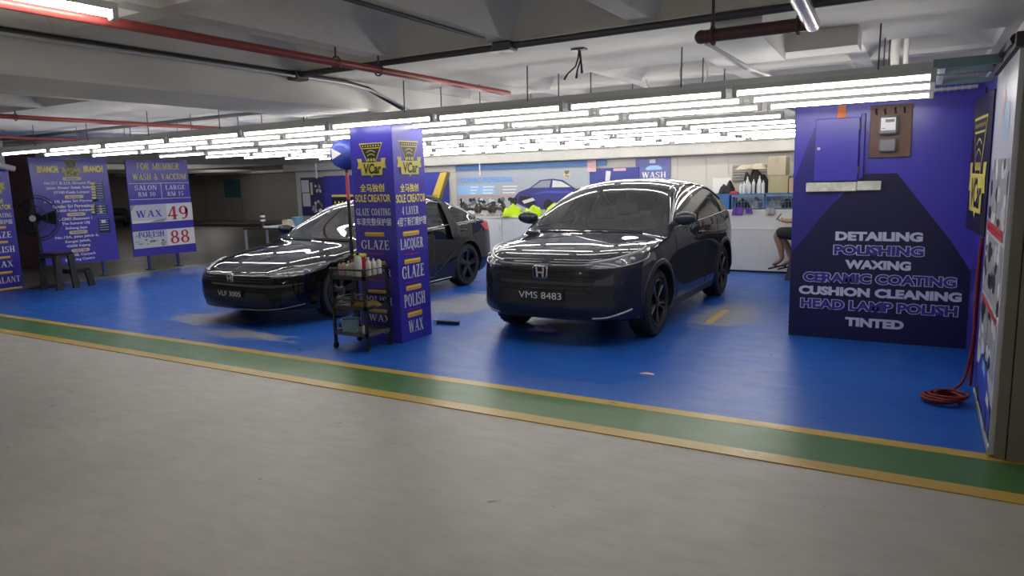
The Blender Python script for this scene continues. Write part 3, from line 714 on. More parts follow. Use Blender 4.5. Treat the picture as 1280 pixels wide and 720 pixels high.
def wheel(parent, x, y, r, side, style, rim_m, edge_m):
    w_ = bpy.data.objects.new('wheel', None); col.objects.link(w_); w_.parent = parent; w_.location = (x, y, r); w_.empty_display_size = .1
    if side < 0: w_.rotation_euler = (0, 0, PI)
    rr = r * .715
    b = MB(); b.lathe([(rr, -.215), (r * .93, -.215), (r * .985, -.19), (r, -.16), (r, -.05), (r * .985, -.022), (r * .93, 0), (rr + .012, .004), (rr, -.01), (rr - .012, -.05), (rr - .012, -.2)], 44, axis='x', caps=False)
    for a in range(0, 360, 12):       # tread grooves
        c, s = math.cos(R(a)), math.sin(R(a)); b.obox((-.105, c * (r + .0005), s * (r + .0005)), (.09, 0, 0), (0, -s * .004, c * .004), (0, c * .002, s * .002))
    b.build('tyre', rubber, w_, smooth=35)
    b = MB(); b.lathe([(rr - .002, -.20), (rr - .002, 0), (rr - .008, .006), (rr - .022, .002), (rr - .03, -.03), (rr - .045, -.18)], 44, axis='x', caps=False); b.build('rim', rim_m, w_, smooth=35)
    b = MB(); b.lathe([(.02, -.13), (r * .45, -.13), (r * .45, -.11), (.02, -.11)], 28, axis='x'); b.box(-.16, -.1, .1, .17, -.06, .06, b=.01); b.build('brake_disc', dark_me, w_, smooth=35)
    n = 5
    for k in range(n):
        a = 2 * PI * k / n + (PI / 2)
        b = MB(); c, s = math.cos(a), math.sin(a)
        def P3(rad, off, dx): return (dx, c * rad - s * off, s * rad + c * off)
        if style == 'split':
            for q in (-1, 1):
                pts = [P3(.035, q * .012, -.015), P3(.035, q * .035, -.03), P3(rr - .02, q * .125, -.02), P3(rr - .02, q * .085, -.006)]
                b.hull([*pts, *[(p[0] - .04, p[1], p[2]) for p in pts]], 0)
                pe = [P3(.05, q * .030, -.012), P3(.05, q * .036, -.014), P3(rr - .02, q * .126, -.006), P3(rr - .02, q * .112, -.002)]
                b.hull([*pe, *[(p[0] - .012, p[1], p[2]) for p in pe]], 1)
        else:
            pts = [P3(.03, .03, -.012), P3(.03, -.03, -.012), P3(rr - .015, -.06, .0), P3(rr - .015, .02, .0)]
            b.hull([*pts, *[(p[0] - .045, p[1], p[2]) for p in pts]], 0)
            pe = [P3(.05, -.026, -.006), P3(.05, -.034, -.01), P3(rr - .015, -.062, .004), P3(rr - .015, -.046, .005)]
            b.hull([*pe, *[(p[0] - .012, p[1], p[2]) for p in pe]], 1)
        b.build('spoke', [rim_m, edge_m], w_, smooth=30)
    b = MB(); b.lathe([(.062, -.06), (.062, -.012), (.05, -.004), (.03, 0), (.001, .001)], 20, axis='x'); b.build('hub_cap', rim_m, w_, smooth=40)
    return w_

def build_car(P, name, label, loc, rz=0, group=None):
    t = thing(name, label, 'car', loc, rz, group)
    L, ya, yb, wr = P['L'], P['ya'], P['yb'], P['wr']
    bm, half = car_shell(P, *P.get('res', (36, 110, 30)))
    paint = P['paint']
    names = {}
    tags = [20]
    def reg(nm, m_): tags[0] += 1; names[tags[0]] = (nm, m_); return tags[0]
    sides = ((3, lambda c: c.x > 0), (4, lambda c: c.x < 0))
    # wheel openings
    kill = reg('kill', None)
    for (rg, tst) in sides:
        for y in (ya, yb): cut(bm, ring_poly(y, wr, P['ra']), (AXY, AXZ), {rg}, kill, lambda c, tst=tst: tst(c) and abs(c.x) > .5)
    for y in (ya, yb):
        for s in (-1, 1):
            cut(bm, [(s * .52, y - P['ra']), (s * 1.0, y - P['ra']), (s * 1.0, y + P['ra']), (s * .52, y + P['ra'])], (AXX, AXY), {5}, kill)
    # glass
    if P.get('glass', True):
        cut(bm, P['wind'], (AXX, AXY), {2}, reg('windscreen', P['glass_m']), lambda c: c.z > P['zcowl'] - .1)
        cut(bm, P['rearwin'], (AXX, AXY), {2}, reg('rear_window', P['glass_dark']), lambda c: c.y > P['yb'] - .4)
        for (rg, tst) in sides:
            for nm, poly, m_ in P['side_glass']: cut(bm, poly, (AXY, AXZ), {rg}, reg(nm, m_), tst)
        cut(bm, P['hood'], (AXX, AXY), {2}, reg('bonnet', paint), lambda c: c.y < P['hood_max'])
        for (rg, tst) in sides:
            for nm, poly in P['doors']: cut(bm, poly, (AXY, AXZ), {rg}, reg(nm, paint), tst)
    # lamps, grille, intake
    for ax, rg in ((DG, {0, 2, 3}), (DGL, {0, 2, 4})):
        sgn = 1 if ax is DG else -1
        cut(bm, P['headlamp'], ax, rg, reg('headlamp', P['lamp_m']), lambda c, sgn=sgn: c.x * sgn > .15 and c.y < .95)
    for poly in P['grille']: cut(bm, poly, (AXX, AXZ), {0}, reg('grille', P['grille_m']), lambda c: c.y < .8)
    for poly in P['intake']: cut(bm, poly, (AXX, AXZ), {0}, reg('lower_intake', black_pl), lambda c: c.y < .8)
    for ax, rg in ((DR, {1, 2, 3}), (DRL, {1, 2, 4})):
        sgn = 1 if ax is DR else -1
        cut(bm, P['tail'], ax, rg, reg('tail_lamp', P['tail_m']), lambda c, sgn=sgn: c.x * sgn > .2 and c.y > L - .9)
    for poly in P.get('cladding', ()):
        for (rg, tst) in sides: cut(bm, poly, (AXY, AXZ), {rg}, reg('sill_cladding', black_pl), tst)
    bm.normal_update(); bm.faces.ensure_lookup_table()
    tree = BVHTree.FromBMesh(bm)
    # panel gaps
    gaps = {}
    seam_tags = {k for k, (n_, m_) in names.items() if n_ in ('bonnet', 'front_door', 'rear_door')}
    for e in bm.edges:
        if len(e.link_faces) == 2:
            a, c = e.link_faces[0].material_index, e.link_faces[1].material_index
            if a != c and (a in seam_tags or c in seam_tags) and kill not in (a, c):
                n = (e.verts[0].normal + e.verts[1].normal).normalized() * .0006
                gaps.setdefault(max(k for k in (a, c) if k in seam_tags), MB()).tube([e.verts[0].co + n, e.verts[1].co + n], .0035, 4, caps=False)
    # extraction
    groups = {}
    for f in bm.faces: groups.setdefault(f.material_index if f.material_index > 20 else 0, []).append(f)
    def extract(nm, fs, m_):
        ids = {}; vs = []; ns = []; out = []
        for f in fs:
            q = []
            for v in f.verts:
                if v not in ids: ids[v] = len(vs); vs.append(v.co[:]); ns.append(v.normal[:])
                q.append(ids[v])
            out.append(q)
        me = bpy.data.meshes.new(nm); me.from_pydata(vs, [], out); me.materials.append(m_)
        me.polygons.foreach_set('use_smooth', [True] * len(out)); me.update()
        me.normals_split_custom_set_from_vertices(ns)
        o = bpy.data.objects.new(nm, me); col.objects.link(o); o.parent = t; return o
    extract('body', groups[0], paint)
    made = {}
    for k, fs in groups.items():
        if k and k != kill: made.setdefault(names[k][0], []).append(extract(names[k][0], fs, names[k][1]))
    bm.free()
    for g_ in gaps.values(): g_.build('panel_gap', black_pl, t)
    def front(x, z, off=.004):
        h = tree.ray_cast(Vector((x, -2, z)), AXY); p = h[0] if h[0] else Vector((x, .5, z)); n = h[1] if h[0] else -AXY
        return p + (n if n.y < 0 else -n) * off
    def sidep(y, z, s, off=.004):
        h = tree.ray_cast(Vector((s * 3, y, z)), AXX * -s); p = h[0] if h[0] else Vector((s * .85, y, z)); n = h[1] if h[0] else AXX * s
        return p + (n if n.x * s > 0 else -n) * off
    def topp(x, y, off=.004):
        h = tree.ray_cast(Vector((x, y, 4)), -AXZ); p = h[0] if h[0] else Vector((x, y, 1)); n = h[1] if h[0] else AXZ
        return p + (n if n.z > 0 else -n) * off
    def diag(a, z, s, off=.004):                         # a point on the 45-degree corner view
        d = Vector((-.7071 * s, .7071, 0)); o = Vector((.7071 * s, .7071, 0)) * a - d * 4 + AXZ * z
        h = tree.ray_cast(o, d); p = h[0] if h[0] else o + d * 4.2; return p - d * off
    def rdiag(a, z, s, off=.004):
        d = Vector((-.7071 * s, -.7071, 0)); o = Vector((.7071 * s, -.7071, 0)) * a - d * 9 + AXZ * z
        h = tree.ray_cast(o, d); p = h[0] if h[0] else o + d * 4.2; return p - d * off
    # wheel wells
    for y in (ya, yb):
        for s in (-1, 1):
            b = MB(); n = 18; ra = P['ra'] + .004
            ring = [(y + ra * math.cos(PI * i / n * 1.12 - .06 * PI), wr + ra * math.sin(PI * i / n * 1.12 - .06 * PI)) for i in range(n + 1)]
            xo = [abs(sidep(p[0] + (.012 if p[0] > y else -.012), max(p[1], .25) + .012, s, 0).x) - .006 for p in ring]
            vs = [(s * .5, p[0], p[1]) for p in ring] + [(s * xo[i], p[0], p[1]) for i, p in enumerate(ring)]
            b.add(vs, [(i, i + 1, n + 2 + i, n + 1 + i) for i in range(n)] + [tuple(range(n + 1))]); b.build('wheel_well', mat('wheel_well_black', (.006, .006, .006), .8), t)
            if P.get('arch'):
                b = MB(); n = 22; pr = []
                for i in range(n + 1):
                    a = PI * i / n * 1.16 - .08 * PI
                    pr.append([sidep(y + rr_ * math.cos(a), max(.21, wr + rr_ * math.sin(a)), s, of) for rr_, of in ((P['ra'] + .006, .002), (P['ra'] + .012, .016), (P['ra'] + .05, .014), (P['ra'] + .062, -.004))])
                b.add([p for q in pr for p in q], [(i * 4 + k, i * 4 + k + 1, i * 4 + k + 5, i * 4 + k + 4) for i in range(n) for k in range(3)]); b.build('arch_trim', black_pl, t, smooth=60)
            wheel(t, s * (abs(half(y, wr)) - .028), y, wr, s, P['spokes'], P['rim_m'], P['edge_m'])
    return t, dict(front=front, side=sidep, top=topp, diag=diag, rdiag=rdiag, made=made, half=half)

def curve_pts(pts, n=6):                                 # Catmull-Rom through 2-D or 3-D points
    P = [Vector(p) for p in pts]; out = []
    for i in range(len(P) - 1):
        a, b_, c, d = P[max(i - 1, 0)], P[i], P[i + 1], P[min(i + 2, len(P) - 1)]
        for k in range(n):
            s = k / n; out.append(.5 * ((2 * b_) + (c - a) * s + (2 * a - 5 * b_ + 4 * c - d) * s * s + (3 * b_ - a - 3 * c + d) * s ** 3))
    out.append(P[-1]); return out

def car_details(t, P, S, plate, seats=True):
    front, side, top, diag, half = S['front'], S['side'], S['top'], S['diag'], S['half']
    paint = P['paint']
    # number plate
    z0, z1, hw = P['plate']; q = [front(x, z, .012) for x, z in ((-hw, z0), (hw, z0), (hw, z1), (-hw, z1))]
    yy = min(p.y for p in q) - .006
    FPl = face((0, yy, 0), (1, 0, 0), (0, -1, 0))
    b = MB(); b.prism(round_rect(-hw, z0, hw, z1, .012), FPl, -.03, .006); pl = b.build('number_plate', mat('plate_black', (.01, .01, .01), .3), t)
    hz = (z1 - z0); lettering(pl, FPl, plate, (-hw * .93, z0 + hz * .16, hw * .93, z1 - hz * .16), mat('plate_characters', (.85, .85, .86), .4), .0075, bold=.0)
    # badge
    x0, zc, s = P['badge']; yb_ = min(front(0, zc + k * s, 0).y for k in (-.8, 0, .8)) - .008
    FB_ = face((0, yb_, zc), (1, 0, 0), (0, -1, 0))
    b = MB(); n = 24
    def rr_(k):
        pts = round_rect(-s, -s * .82, s, s * .82, s * .35, 4); return [(u * (1 + .06 * v / s) * k, v * k) for u, v in pts]
    o, i = rr_(1), rr_(.86); m_ = len(o)
    vs = [FB_(u, v, .004) for u, v in o] + [FB_(u, v, .010) for u, v in i] + [FB_(u, v, -.02) for u, v in o]
    b.add(vs, [(k, (k + 1) % m_, m_ + (k + 1) % m_, m_ + k) for k in range(m_)] + [(2 * m_ + k, 2 * m_ + (k + 1) % m_, (k + 1) % m_, k) for k in range(m_)])
    for sg in (-1, 1): b.prism([(sg * s * .62, s * .62), (sg * s * .34, s * .62), (sg * s * .26, -s * .62), (sg * s * .50, -s * .62)], FB_, -.01, .009)
    b.prism([(-s * .32, .08 * s), (s * .32, .08 * s), (s * .30, -.16 * s), (-s * .30, -.16 * s)], FB_, -.01, .008)
    b.build('badge', chrome, t)
    # mirrors
    for sg in (-1, 1):
        my, mz = P['mirror']; base = side(my - .02, mz - .06, sg, 0)
        m0 = bpy.data.objects.new('door_mirror', None); col.objects.link(m0); m0.parent = t; m0.location = base; m0.empty_display_size = .05
        b = MB(); pts = []
        for k in range(9):
            a = k / 8; xx = sg * (.015 + .215 * a); sc_ = math.sin(PI * (.12 + .80 * a)) ** .5
            for q_ in range(12):
                an = 2 * PI * q_ / 12; pts.append((xx, .02 + .07 * sc_ * math.cos(an) - .015 * a, .065 + .075 * sc_ * math.sin(an) + .01 * a))
        b.hull(pts); b.build('mirror_shell', paint, m0, smooth=60)
        b = MB(); b.hull([(0, -.03, -.03), (0, .04, -.03), (0, -.03, .02), (0, .04, .02), (sg * .09, 0, .01), (sg * .09, .03, .01), (sg * .09, 0, .03), (sg * .09, .03, .03)]); b.build('mirror_arm', black_pl, m0)
        b = MB(); b.hull([(sg * x, .082 + (.0), .065 + z) for x, z in ((.08, -.05), (.23, -.04), (.24, .05), (.09, .05))] + [(sg * x, .088, .065 + z) for x, z in ((.09, -.04), (.22, -.03), (.23, .04), (.10, .04))]); b.build('mirror_glass', chrome, m0)
    # door handles
    for y, z in P['handles']:
        for sg in (-1, 1):
            b = MB(); b.tube([side(y - .09, z, sg, .004), side(y - .07, z, sg, .022), side(y + .07, z, sg, .022), side(y + .09, z, sg, .004)], .011, 8); b.build('door_handle', paint, t, smooth=60)
    for a_, z_ in P['bulbs']:
        for sg in (-1, 1):
            p = diag(a_, z_, sg, -.012); b = MB(); b.ball(p, (.034, .034, .026), 10); b.build('lamp_projector', mat('lamp_projector', (.30, .31, .33), .15, coat=1.0), t, smooth=60)
    # bright trims
    for nm, kind, pts, r_, m_ in P['trims']:
        for sg in (-1, 1):
            cv = curve_pts(pts, 5)
            fn = {'side': lambda p: side(p.x, p.y, sg, .003), 'front': lambda p: front(p.x * sg, p.y, .004), 'diag': lambda p: diag(p.x, p.y, sg, .004), 'top': lambda p: top(p.x * sg, p.y, .004)}[kind]
            b = MB(); b.tube([fn(p) for p in cv], r_, 6); b.build(nm, m_, t, smooth=60)
    for z, hw_ in P['slats']:
        b = MB(); b.tube([front(-hw_ + 2 * hw_ * i / 20, z, .006) for i in range(21)], .008, 6); b.build('grille_slat', P['slat_m'], t, smooth=60)
    # wipers, cabin
    if seats:
        dk = mat('cabin_trim', (.02, .02, .021), .7); st = mat('seat_cloth', (.045, .045, .048), .8)
        zc, yc = P['zcowl'], P['ycowl']
        for x0, x1 in ((-.62, -.02), (.02, .6)):
            b = MB(); b.tube([top(x0 + (x1 - x0) * i / 8, yc + .05 + .16 * abs((x0 + (x1 - x0) * i / 8)) ** 2 - .02 * i / 8, .012) for i in range(9)], .008, 6); b.build('wiper', black_pl, t, smooth=60)
        b = MB(); b.hull([(x, y, z) for x in (-.68, .68) for y, z in ((yc + .28, zc - .1), (yc + .55, zc - .06), (yc + .75, zc - .16), (yc + .7, zc - .4), (yc + .3, zc - .4))]); b.build('dashboard', dk, t)
        b = MB(); c = Vector((.36, yc + .82, zc - .06)); b.tube([c + Vector((.18 * math.cos(2 * PI * i / 20), .06 * math.sin(2 * PI * i / 20), .17 * math.sin(2 * PI * i / 20))) for i in range(20)], .014, 8, closed=True)
        b.obox(c, (.17, 0, 0), (0, .01, .01), (0, -.008, .02)); b.tube([c, c + Vector((0, -.2, -.06))], .03, 8); b.build('steering_wheel', dk, t, smooth=60)
        for (x, y, wd) in ((-.36, yc + 1.2, .25), (.36, yc + 1.2, .25), (0, yc + 2.05, .6)):
            b = MB(); b.box(x - wd, x + wd, y - .42, y + .1, .34, .52, b=.05); b.hull([(x + sx * wd * .95, y + dy, z) for sx in (-1, 1) for dy, z in ((.0, .5), (.12, .5), (.16, zc + .03), (.24, zc + .03))])
            for hx in ((x,) if wd < .4 else (-.38, .38)): b.hull([(hx + sx * .12, y + .18 + dy, zc + dz) for sx in (-1, 1) for dy in (0, .08) for dz in (.06, .2)])
            b.build('seat', st, t, smooth=50)
        b = MB(); b.hull([(sx * .12, P['mirror_in'][0] + dy, P['mirror_in'][1] + dz) for sx in (-1, 1) for dy in (0, .03) for dz in (-.03, .03)]); b.build('rear_view_mirror', black_pl, t)

lamp_m = mat('headlamp_lens', (.075, .08, .088), .2, coat=1.0)
tail_m = mat('tail_lamp_red', (.60, .02, .04), .3, coat=.5, emit=(.5, .01, .02), estr=.0)
paint_suv = mat('dark_blue_grey_paint', (.024, .028, .038), .5, coat=1.0, spec=.0)
paint_sed = mat('black_paint', (.005, .005, .006), .5, coat=1.0, spec=.0)
gl_wind = glass_mat('windscreen_glass', (.48, .56, .55), .42, (.05, .062, .062))
gl_dark = glass_mat('tinted_glass', (.10, .11, .12), .75)
piano = mat('gloss_black_trim', (.010, .010, .011), .12, coat=.6)
rim_dark = mat('dark_alloy', (.022, .022, .024), .32, metal=.4)
rim_edge = mat('machined_alloy', (.34, .34, .36), .3, metal=.8)
rim_edge2 = mat('dark_machined_alloy', (.07, .07, .075), .3, metal=.8)
silver_t = mat('silver_trim', (.55, .56, .58), .25, metal=.25)

SUV = dict(L=4.42, ya=.88, yb=3.49, wr=.338, ra=.385, ycowl=1.08, zcowl=1.03, mirror=(1.52, 1.13), mirror_in=(1.95, 1.38),
    top=[(0, .83), (.12, .872), (.45, .925), (.9, .985), (1.15, 1.03), (1.35, 1.14), (1.75, 1.36), (2.1, 1.50), (2.4, 1.548), (2.85, 1.565), (3.35, 1.53), (3.75, 1.42), (4.05, 1.22), (4.25, 1.07), (4.42, 1.0)],
    drop=[(0, .0), (.3, .01), (.6, .03), (1.0, .055), (1.3, .075), (2, .075), (3.5, .075), (4.1, .07), (4.42, .04)],
    rib=[(0, .0), (.25, .006), (.8, .007), (1.1, .002), (1.3, 0), (4.42, 0)],
    bot=[(0, .27), (.3, .22), (.8, .20), (3.6, .20), (4.0, .24), (4.42, .36)],
    plan=[(0, .845), (.4, .872), (.9, .888), (3.5, .890), (4.0, .875), (4.42, .82)], belt=[(0, 1.0), (1.3, 1.03), (3.0, 1.06), (4.42, 1.09)],
    flare=.022, tumble=.47, Ff=1.25, Fr=1.0, fplan=(.06, .32), rplan=(.05, .22),
    fz=[(.2, .09), (.28, .035), (.40, .0), (.60, .005), (.74, .03), (.84, .09)], rz=[(.2, .1), (.45, .0), (.8, .02), (1.05, .06)],
    paint=paint_suv, glass_m=gl_wind, glass_dark=gl_dark, smooth=4, grow=1,
    wind=[(0, 1.13), (.45, 1.17), (.70, 1.27), (.765, 1.36), (.605, 2.02), (0, 2.04), (-.605, 2.02), (-.765, 1.36), (-.70, 1.27), (-.45, 1.17)],
    rearwin=[(-.5, 3.6), (.5, 3.6), (.62, 4.05), (.6, 4.15), (-.6, 4.15), (-.62, 4.05)],
    side_glass=[('front_window', [(1.50, 1.055), (1.62, 1.13), (2.06, 1.395), (2.2, 1.44), (2.50, 1.455), (2.53, 1.075)], gl_dark), ('pillar_trim', [(2.53, 1.075), (2.50, 1.455), (2.585, 1.456), (2.615, 1.08)], piano),
        ('rear_window_glass', [(2.615, 1.08), (2.585, 1.456), (2.95, 1.445), (3.30, 1.38), (3.66, 1.24), (3.84, 1.13), (3.78, 1.115)], gl_dark)],
    hood=[(0, .10), (.35, .13), (.60, .24), (.70, .42), (.735, .8), (.74, 1.14), (.6, 1.1), (0, 1.06), (-.6, 1.1), (-.74, 1.14), (-.735, .8), (-.70, .42), (-.60, .24), (-.35, .13)], hood_max=1.3,
    doors=[('front_door', [(1.42, .30), (1.42, 1.04), (2.555, 1.07), (2.56, .30)]), ('rear_door', [(2.565, .30), (2.56, 1.07), (3.42, 1.095), (3.5, .92), (3.28, .74), (3.10, .52), (3.06, .30)])],
    headlamp=[(.36, .752), (.55, .752), (.80, .775), (1.02, .812), (1.10, .93), (.95, .905), (.62, .845), (.36, .808)], lamp_m=lamp_m,
    grille=[[(-.44, .52), (.44, .52), (.54, .60), (.545, .795), (-.545, .795), (-.54, .60)]], grille_m=mat('grille_dark', (.010, .011, .014), .3, coat=.4), slat_m=piano,
    slats=[(.60, .52), (.645, .53), (.69, .53), (.735, .53), (.565, .48)],
    intake=[[(-.52, .29), (.52, .29), (.48, .37), (-.48, .37)], [(.64, .31), (.80, .33), (.80, .45), (.70, .43)], [(-.64, .31), (-.80, .33), (-.80, .45), (-.70, .43)]],
    tail=[(-3.05, .96), (-2.62, .98), (-2.45, 1.03), (-2.5, 1.09), (-3.05, 1.08)], tail_m=tail_m,
    bulbs=[(.66, .80), (.82, .825)], arch=True, spokes='split', rim_m=rim_dark, edge_m=rim_edge, plate=(.452, .548, .245), badge=(0, .72, .078), handles=[(2.38, .93)],
    cladding=[[(1.3, .19), (3.05, .19), (3.05, .285), (1.3, .285)]],
    trims=[('window_trim', 'side', [(1.50, 1.045), (2.5, 1.065), (3.3, 1.09), (3.80, 1.11)], .006, silver_t),
        ('lamp_strip', 'diag', [(.40, .808), (.62, .838), (.80, .868), (.95, .893), (1.06, .918)], .013, silver_t), ('lamp_strip', 'diag', [(.40, .765), (.6, .765), (.82, .788), (1.0, .82), (1.05, .86)], .005, silver_t),
        ('bonnet_strip', 'front', [(.10, .782), (.3, .785), (.5, .79)], .006, silver_t), ('bumper_lip', 'front', [(.50, .295), (.60, .30), (.70, .325), (.80, .365)], .009, silver_t),
        ('roof_rail', 'side', [(2.05, 1.425), (2.3, 1.47), (2.9, 1.475), (3.4, 1.40), (3.75, 1.26)], .008, piano)])
SED = dict(L=4.66, ya=.90, yb=3.63, wr=.325, ra=.365, ycowl=1.28, zcowl=.90, mirror=(1.78, .97), mirror_in=(2.15, 1.22),
    top=[(0, .60), (.12, .655), (.5, .74), (1.0, .83), (1.3, .885), (1.5, .96), (1.9, 1.16), (2.3, 1.33), (2.6, 1.385), (2.95, 1.40), (3.4, 1.35), (3.8, 1.22), (4.15, 1.06), (4.4, .995), (4.58, .985), (4.66, .95)],
    drop=[(0, .0), (.3, .01), (.7, .035), (1.2, .06), (1.6, .075), (2.5, .075), (3.6, .075), (4.3, .05), (4.66, .03)],
    rib=[(0, 0), (.3, .007), (1.0, .009), (1.3, .002), (1.5, 0), (4.66, 0)],
    bot=[(0, .20), (.3, .17), (.9, .155), (3.7, .155), (4.2, .2), (4.66, .32)],
    plan=[(0, .86), (.4, .885), (.9, .898), (3.6, .90), (4.2, .88), (4.66, .82)], belt=[(0, .88), (1.5, .905), (3.2, .96), (4.66, 1.0)],
    flare=.018, tumble=.50, Ff=1.3, Fr=1.0, fplan=(.05, .30), rplan=(.05, .22),
    fz=[(.15, .10), (.22, .03), (.34, .0), (.48, .005), (.58, .04), (.66, .1)], rz=[(.2, .1), (.45, .0), (.8, .02), (.98, .04)],
    paint=paint_sed, glass_m=gl_wind, glass_dark=gl_dark, smooth=4, grow=1,
    wind=[(0, 1.36), (.45, 1.41), (.70, 1.52), (.775, 1.62), (.60, 2.34), (0, 2.36), (-.60, 2.34), (-.775, 1.62), (-.70, 1.52), (-.45, 1.41)],
    rearwin=[(-.52, 3.45), (.52, 3.45), (.64, 4.05), (.6, 4.15), (-.6, 4.15), (-.64, 4.05)],
    side_glass=[('front_window', [(1.74, .925), (1.9, 1.02), (2.3, 1.235), (2.5, 1.285), (2.70, 1.30), (2.73, .955)], gl_dark), ('pillar_trim', [(2.73, .955), (2.70, 1.30), (2.785, 1.30), (2.815, .958)], piano),
        ('rear_window_glass', [(2.815, .958), (2.785, 1.30), (3.1, 1.285), (3.5, 1.205), (3.80, 1.09), (3.92, 1.01), (3.86, .99)], gl_dark)],
    hood=[(0, .10), (.35, .14), (.62, .28), (.72, .5), (.745, .9), (.75, 1.38), (.6, 1.33), (0, 1.29), (-.6, 1.33), (-.75, 1.38), (-.745, .9), (-.72, .5), (-.62, .28), (-.35, .14)], hood_max=1.5,
    doors=[('front_door', [(1.60, .25), (1.60, .91), (2.76, .955), (2.76, .25)]), ('rear_door', [(2.765, .25), (2.765, .955), (3.6, .985), (3.66, .80), (3.42, .66), (3.25, .45), (3.22, .25)])],
    headlamp=[(.44, .565), (.62, .575), (.88, .60), (1.08, .635), (1.15, .715), (.95, .695), (.65, .645), (.44, .61)], lamp_m=lamp_m,
    grille=[[(-.60, .505), (.60, .505), (.62, .60), (-.62, .60)]], grille_m=mat('grille_dark', (.01, .01, .01), .3), slat_m=piano, slats=[(.53, .56), (.555, .57), (.58, .57)],
    intake=[[(-.62, .24), (.62, .24), (.52, .40), (-.52, .40)], [(.66, .25), (.8, .27), (.78, .42), (.70, .42)], [(-.66, .25), (-.8, .27), (-.78, .42), (-.70, .42)]],
    tail=[(-3.1, .79), (-2.55, .79), (-2.32, .83), (-2.25, .925), (-2.5, .955), (-3.1, .93)], tail_m=tail_m,
    bulbs=[(.68, .61), (.86, .63)], spokes='five', rim_m=rim_dark, edge_m=rim_edge2, plate=(.345, .425, .21), badge=(0, .565, .062), handles=[(2.58, .82), (3.5, .86)],
    trims=[('window_trim', 'side', [(1.72, .915), (2.7, .945), (3.4, .97), (3.88, .985)], .006, silver_t), ('window_trim', 'side', [(1.95, 1.06), (2.3, 1.25), (2.6, 1.305), (3.1, 1.30), (3.6, 1.18), (3.9, 1.03)], .007, silver_t),
        ('lamp_strip', 'diag', [(.46, .612), (.65, .645), (.88, .682), (1.08, .705)], .012, silver_t), ('bumper_lip', 'front', [(.0, .205), (.4, .21), (.66, .225), (.82, .26)], .008, mat('grey_lip', (.25, .26, .28), .25, metal=.5)),
        ('sill_trim', 'side', [(1.35, .185), (2.3, .185), (3.2, .19)], .007, silver_t)])

suv, S1 = build_car(SUV, 'suv_car', 'dark blue-grey crossover car with plate VMS 8483, nearest to the camera', (-3.09, 5.83, 0.005), 0, 'cars being polished in the bay')
car_details(suv, SUV, S1, 'VMS 8483')
sed, S2 = build_car(SED, 'sedan_car', 'glossy black sedan with plate VLF 3005, partly behind the blue pillar', (-6.84, 5.28, 0.005), 0, 'cars being polished in the bay')
car_details(sed, SED, S2, 'VLF 3005')
FARC = dict(SED); FARC.update(paint=mat('grey_car_paint', (.06, .06, .065), .35), res=(14, 44, 12), trims=[], slats=[])
fc, _s = build_car(FARC, 'parked_car', 'dim grey car parked far away, seen between the two standing boards', (-30.2, 17.6, 0.004), R(70))
# ------------------------------------------------------------------ standing sign boards on the left edge
SX = -13.28
def leg_pair(t, ys, z1):
    for y in ys:
        b = MB(); b.box(-.10, -.06, y - .02, y + .02, 0, z1); b.box(-.2, .04, y - .025, y + .025, 0, .02); b.build('leg', mat('blue_steel_leg', (.03, .06, .25), .45), t)
t = thing('sign_board', 'tall blue address board reading BRANCH, behind the black fan', 'sign', (SX, 7.13, 0))
Y0, Y1 = 6.46 - 7.13, 7.80 - 7.13
b = MB(); b.hull([(x, y, z) for x in (-.03, 0) for y, z in ((Y0 - .03, 2.2), (Y1 - .02, 2.21), (Y1 + .03, .28), (Y0 + .03, .32))]); b.build('board', blue_v, t)
leg_pair(t, (-.35, .42), .6)
FS = face((0, -7.13, 0), (0, 1, 0), (1, 0, 0))
lettering(t, FS, 'BRANCH', (6.555, 1.935, 6.905, 2.06), yellow_l, .003, bold=.06); lettering(t, FS, 'BRANCH', (7.345, 1.94, 7.70, 2.065), yellow_l, .003, bold=.06)
b = MB(); logo_geo(b, FS, 7.13, 1.86, .34); b.build('logo', [badge_l, black_l], t)
adr = [(1.80, 'Salak', ['No.211 & 213, Ground Floor', 'Jalan Besar Salak Selatan', '57100 Kuala Lumpur']), (1.475, 'Permaisuri', ['No. 10, Jalan Sri Permaisuri', 'Bandar Sri Permaisuri', '56000 Kuala Lumpur']),
       (1.16, 'Subang Jaya', ['L-CM01,Basement 1', 'The Summit USJ', 'Subang Jaya']), (.835, 'Kajang', ['No.13A, Jalan Jelok 6,', 'Sungai Jelok,', '43000 Kajang']), (.505, 'LOT 58', ['Level 5B, Carpark', 'Shopping Centre'])]
for z, nm, lines in adr:
    b = MB(); b.flat(round_rect(6.96, z, 7.29, z + .062, .03, 4), FS, .003); pl = b.build('name_pill', gold2_l, t)
    lettering(pl, FS, nm, (7.02, z + .012, 7.23, z + .05), royal_l, .0045, name='pill_lettering', bold=.02)
    for k, s in enumerate(lines):
        wd = .0175 * len(s); z1 = z - .02 - .083 * k
        lettering(t, FS, s, (7.10 - wd, z1 - .06, 7.10 + wd, z1), white_l, .003, bold=.025)
for (u0, v0, u1, v1, cc) in ((7.44, 1.40, 7.68, 1.76, [(7.44, 7.52)]), (7.40, 1.16, 7.70, 1.34, [(7.40, 7.46), (7.55, 7.6)]), (7.50, .82, 7.72, 1.08, [])):
    b = MB(); b.flat(rect(u0, v0, u1, v1), FS, .003, 0)
    for a, c in cc:
        n = int((v1 - v0) / .052)
        for k in range(n): b.flat(rect(a, v1 - .045 - k * .052, c, v1 - .008 - k * .052), FS, .0042, 1)
    for k in range(int((v1 - v0) / .045)): b.flat(rect(u0 + (.1 if cc else .02), v1 - .03 - k * .045, u1 - .03, v1 - .018 - k * .045), FS, .0042, 2)
    if not cc: b.flat(rect(7.56, 1.0, 7.64, 1.06), FS, .005, 3)
    b.build('printed_table', [blue_dark, gold2_l, lblue_l, white_l], t)
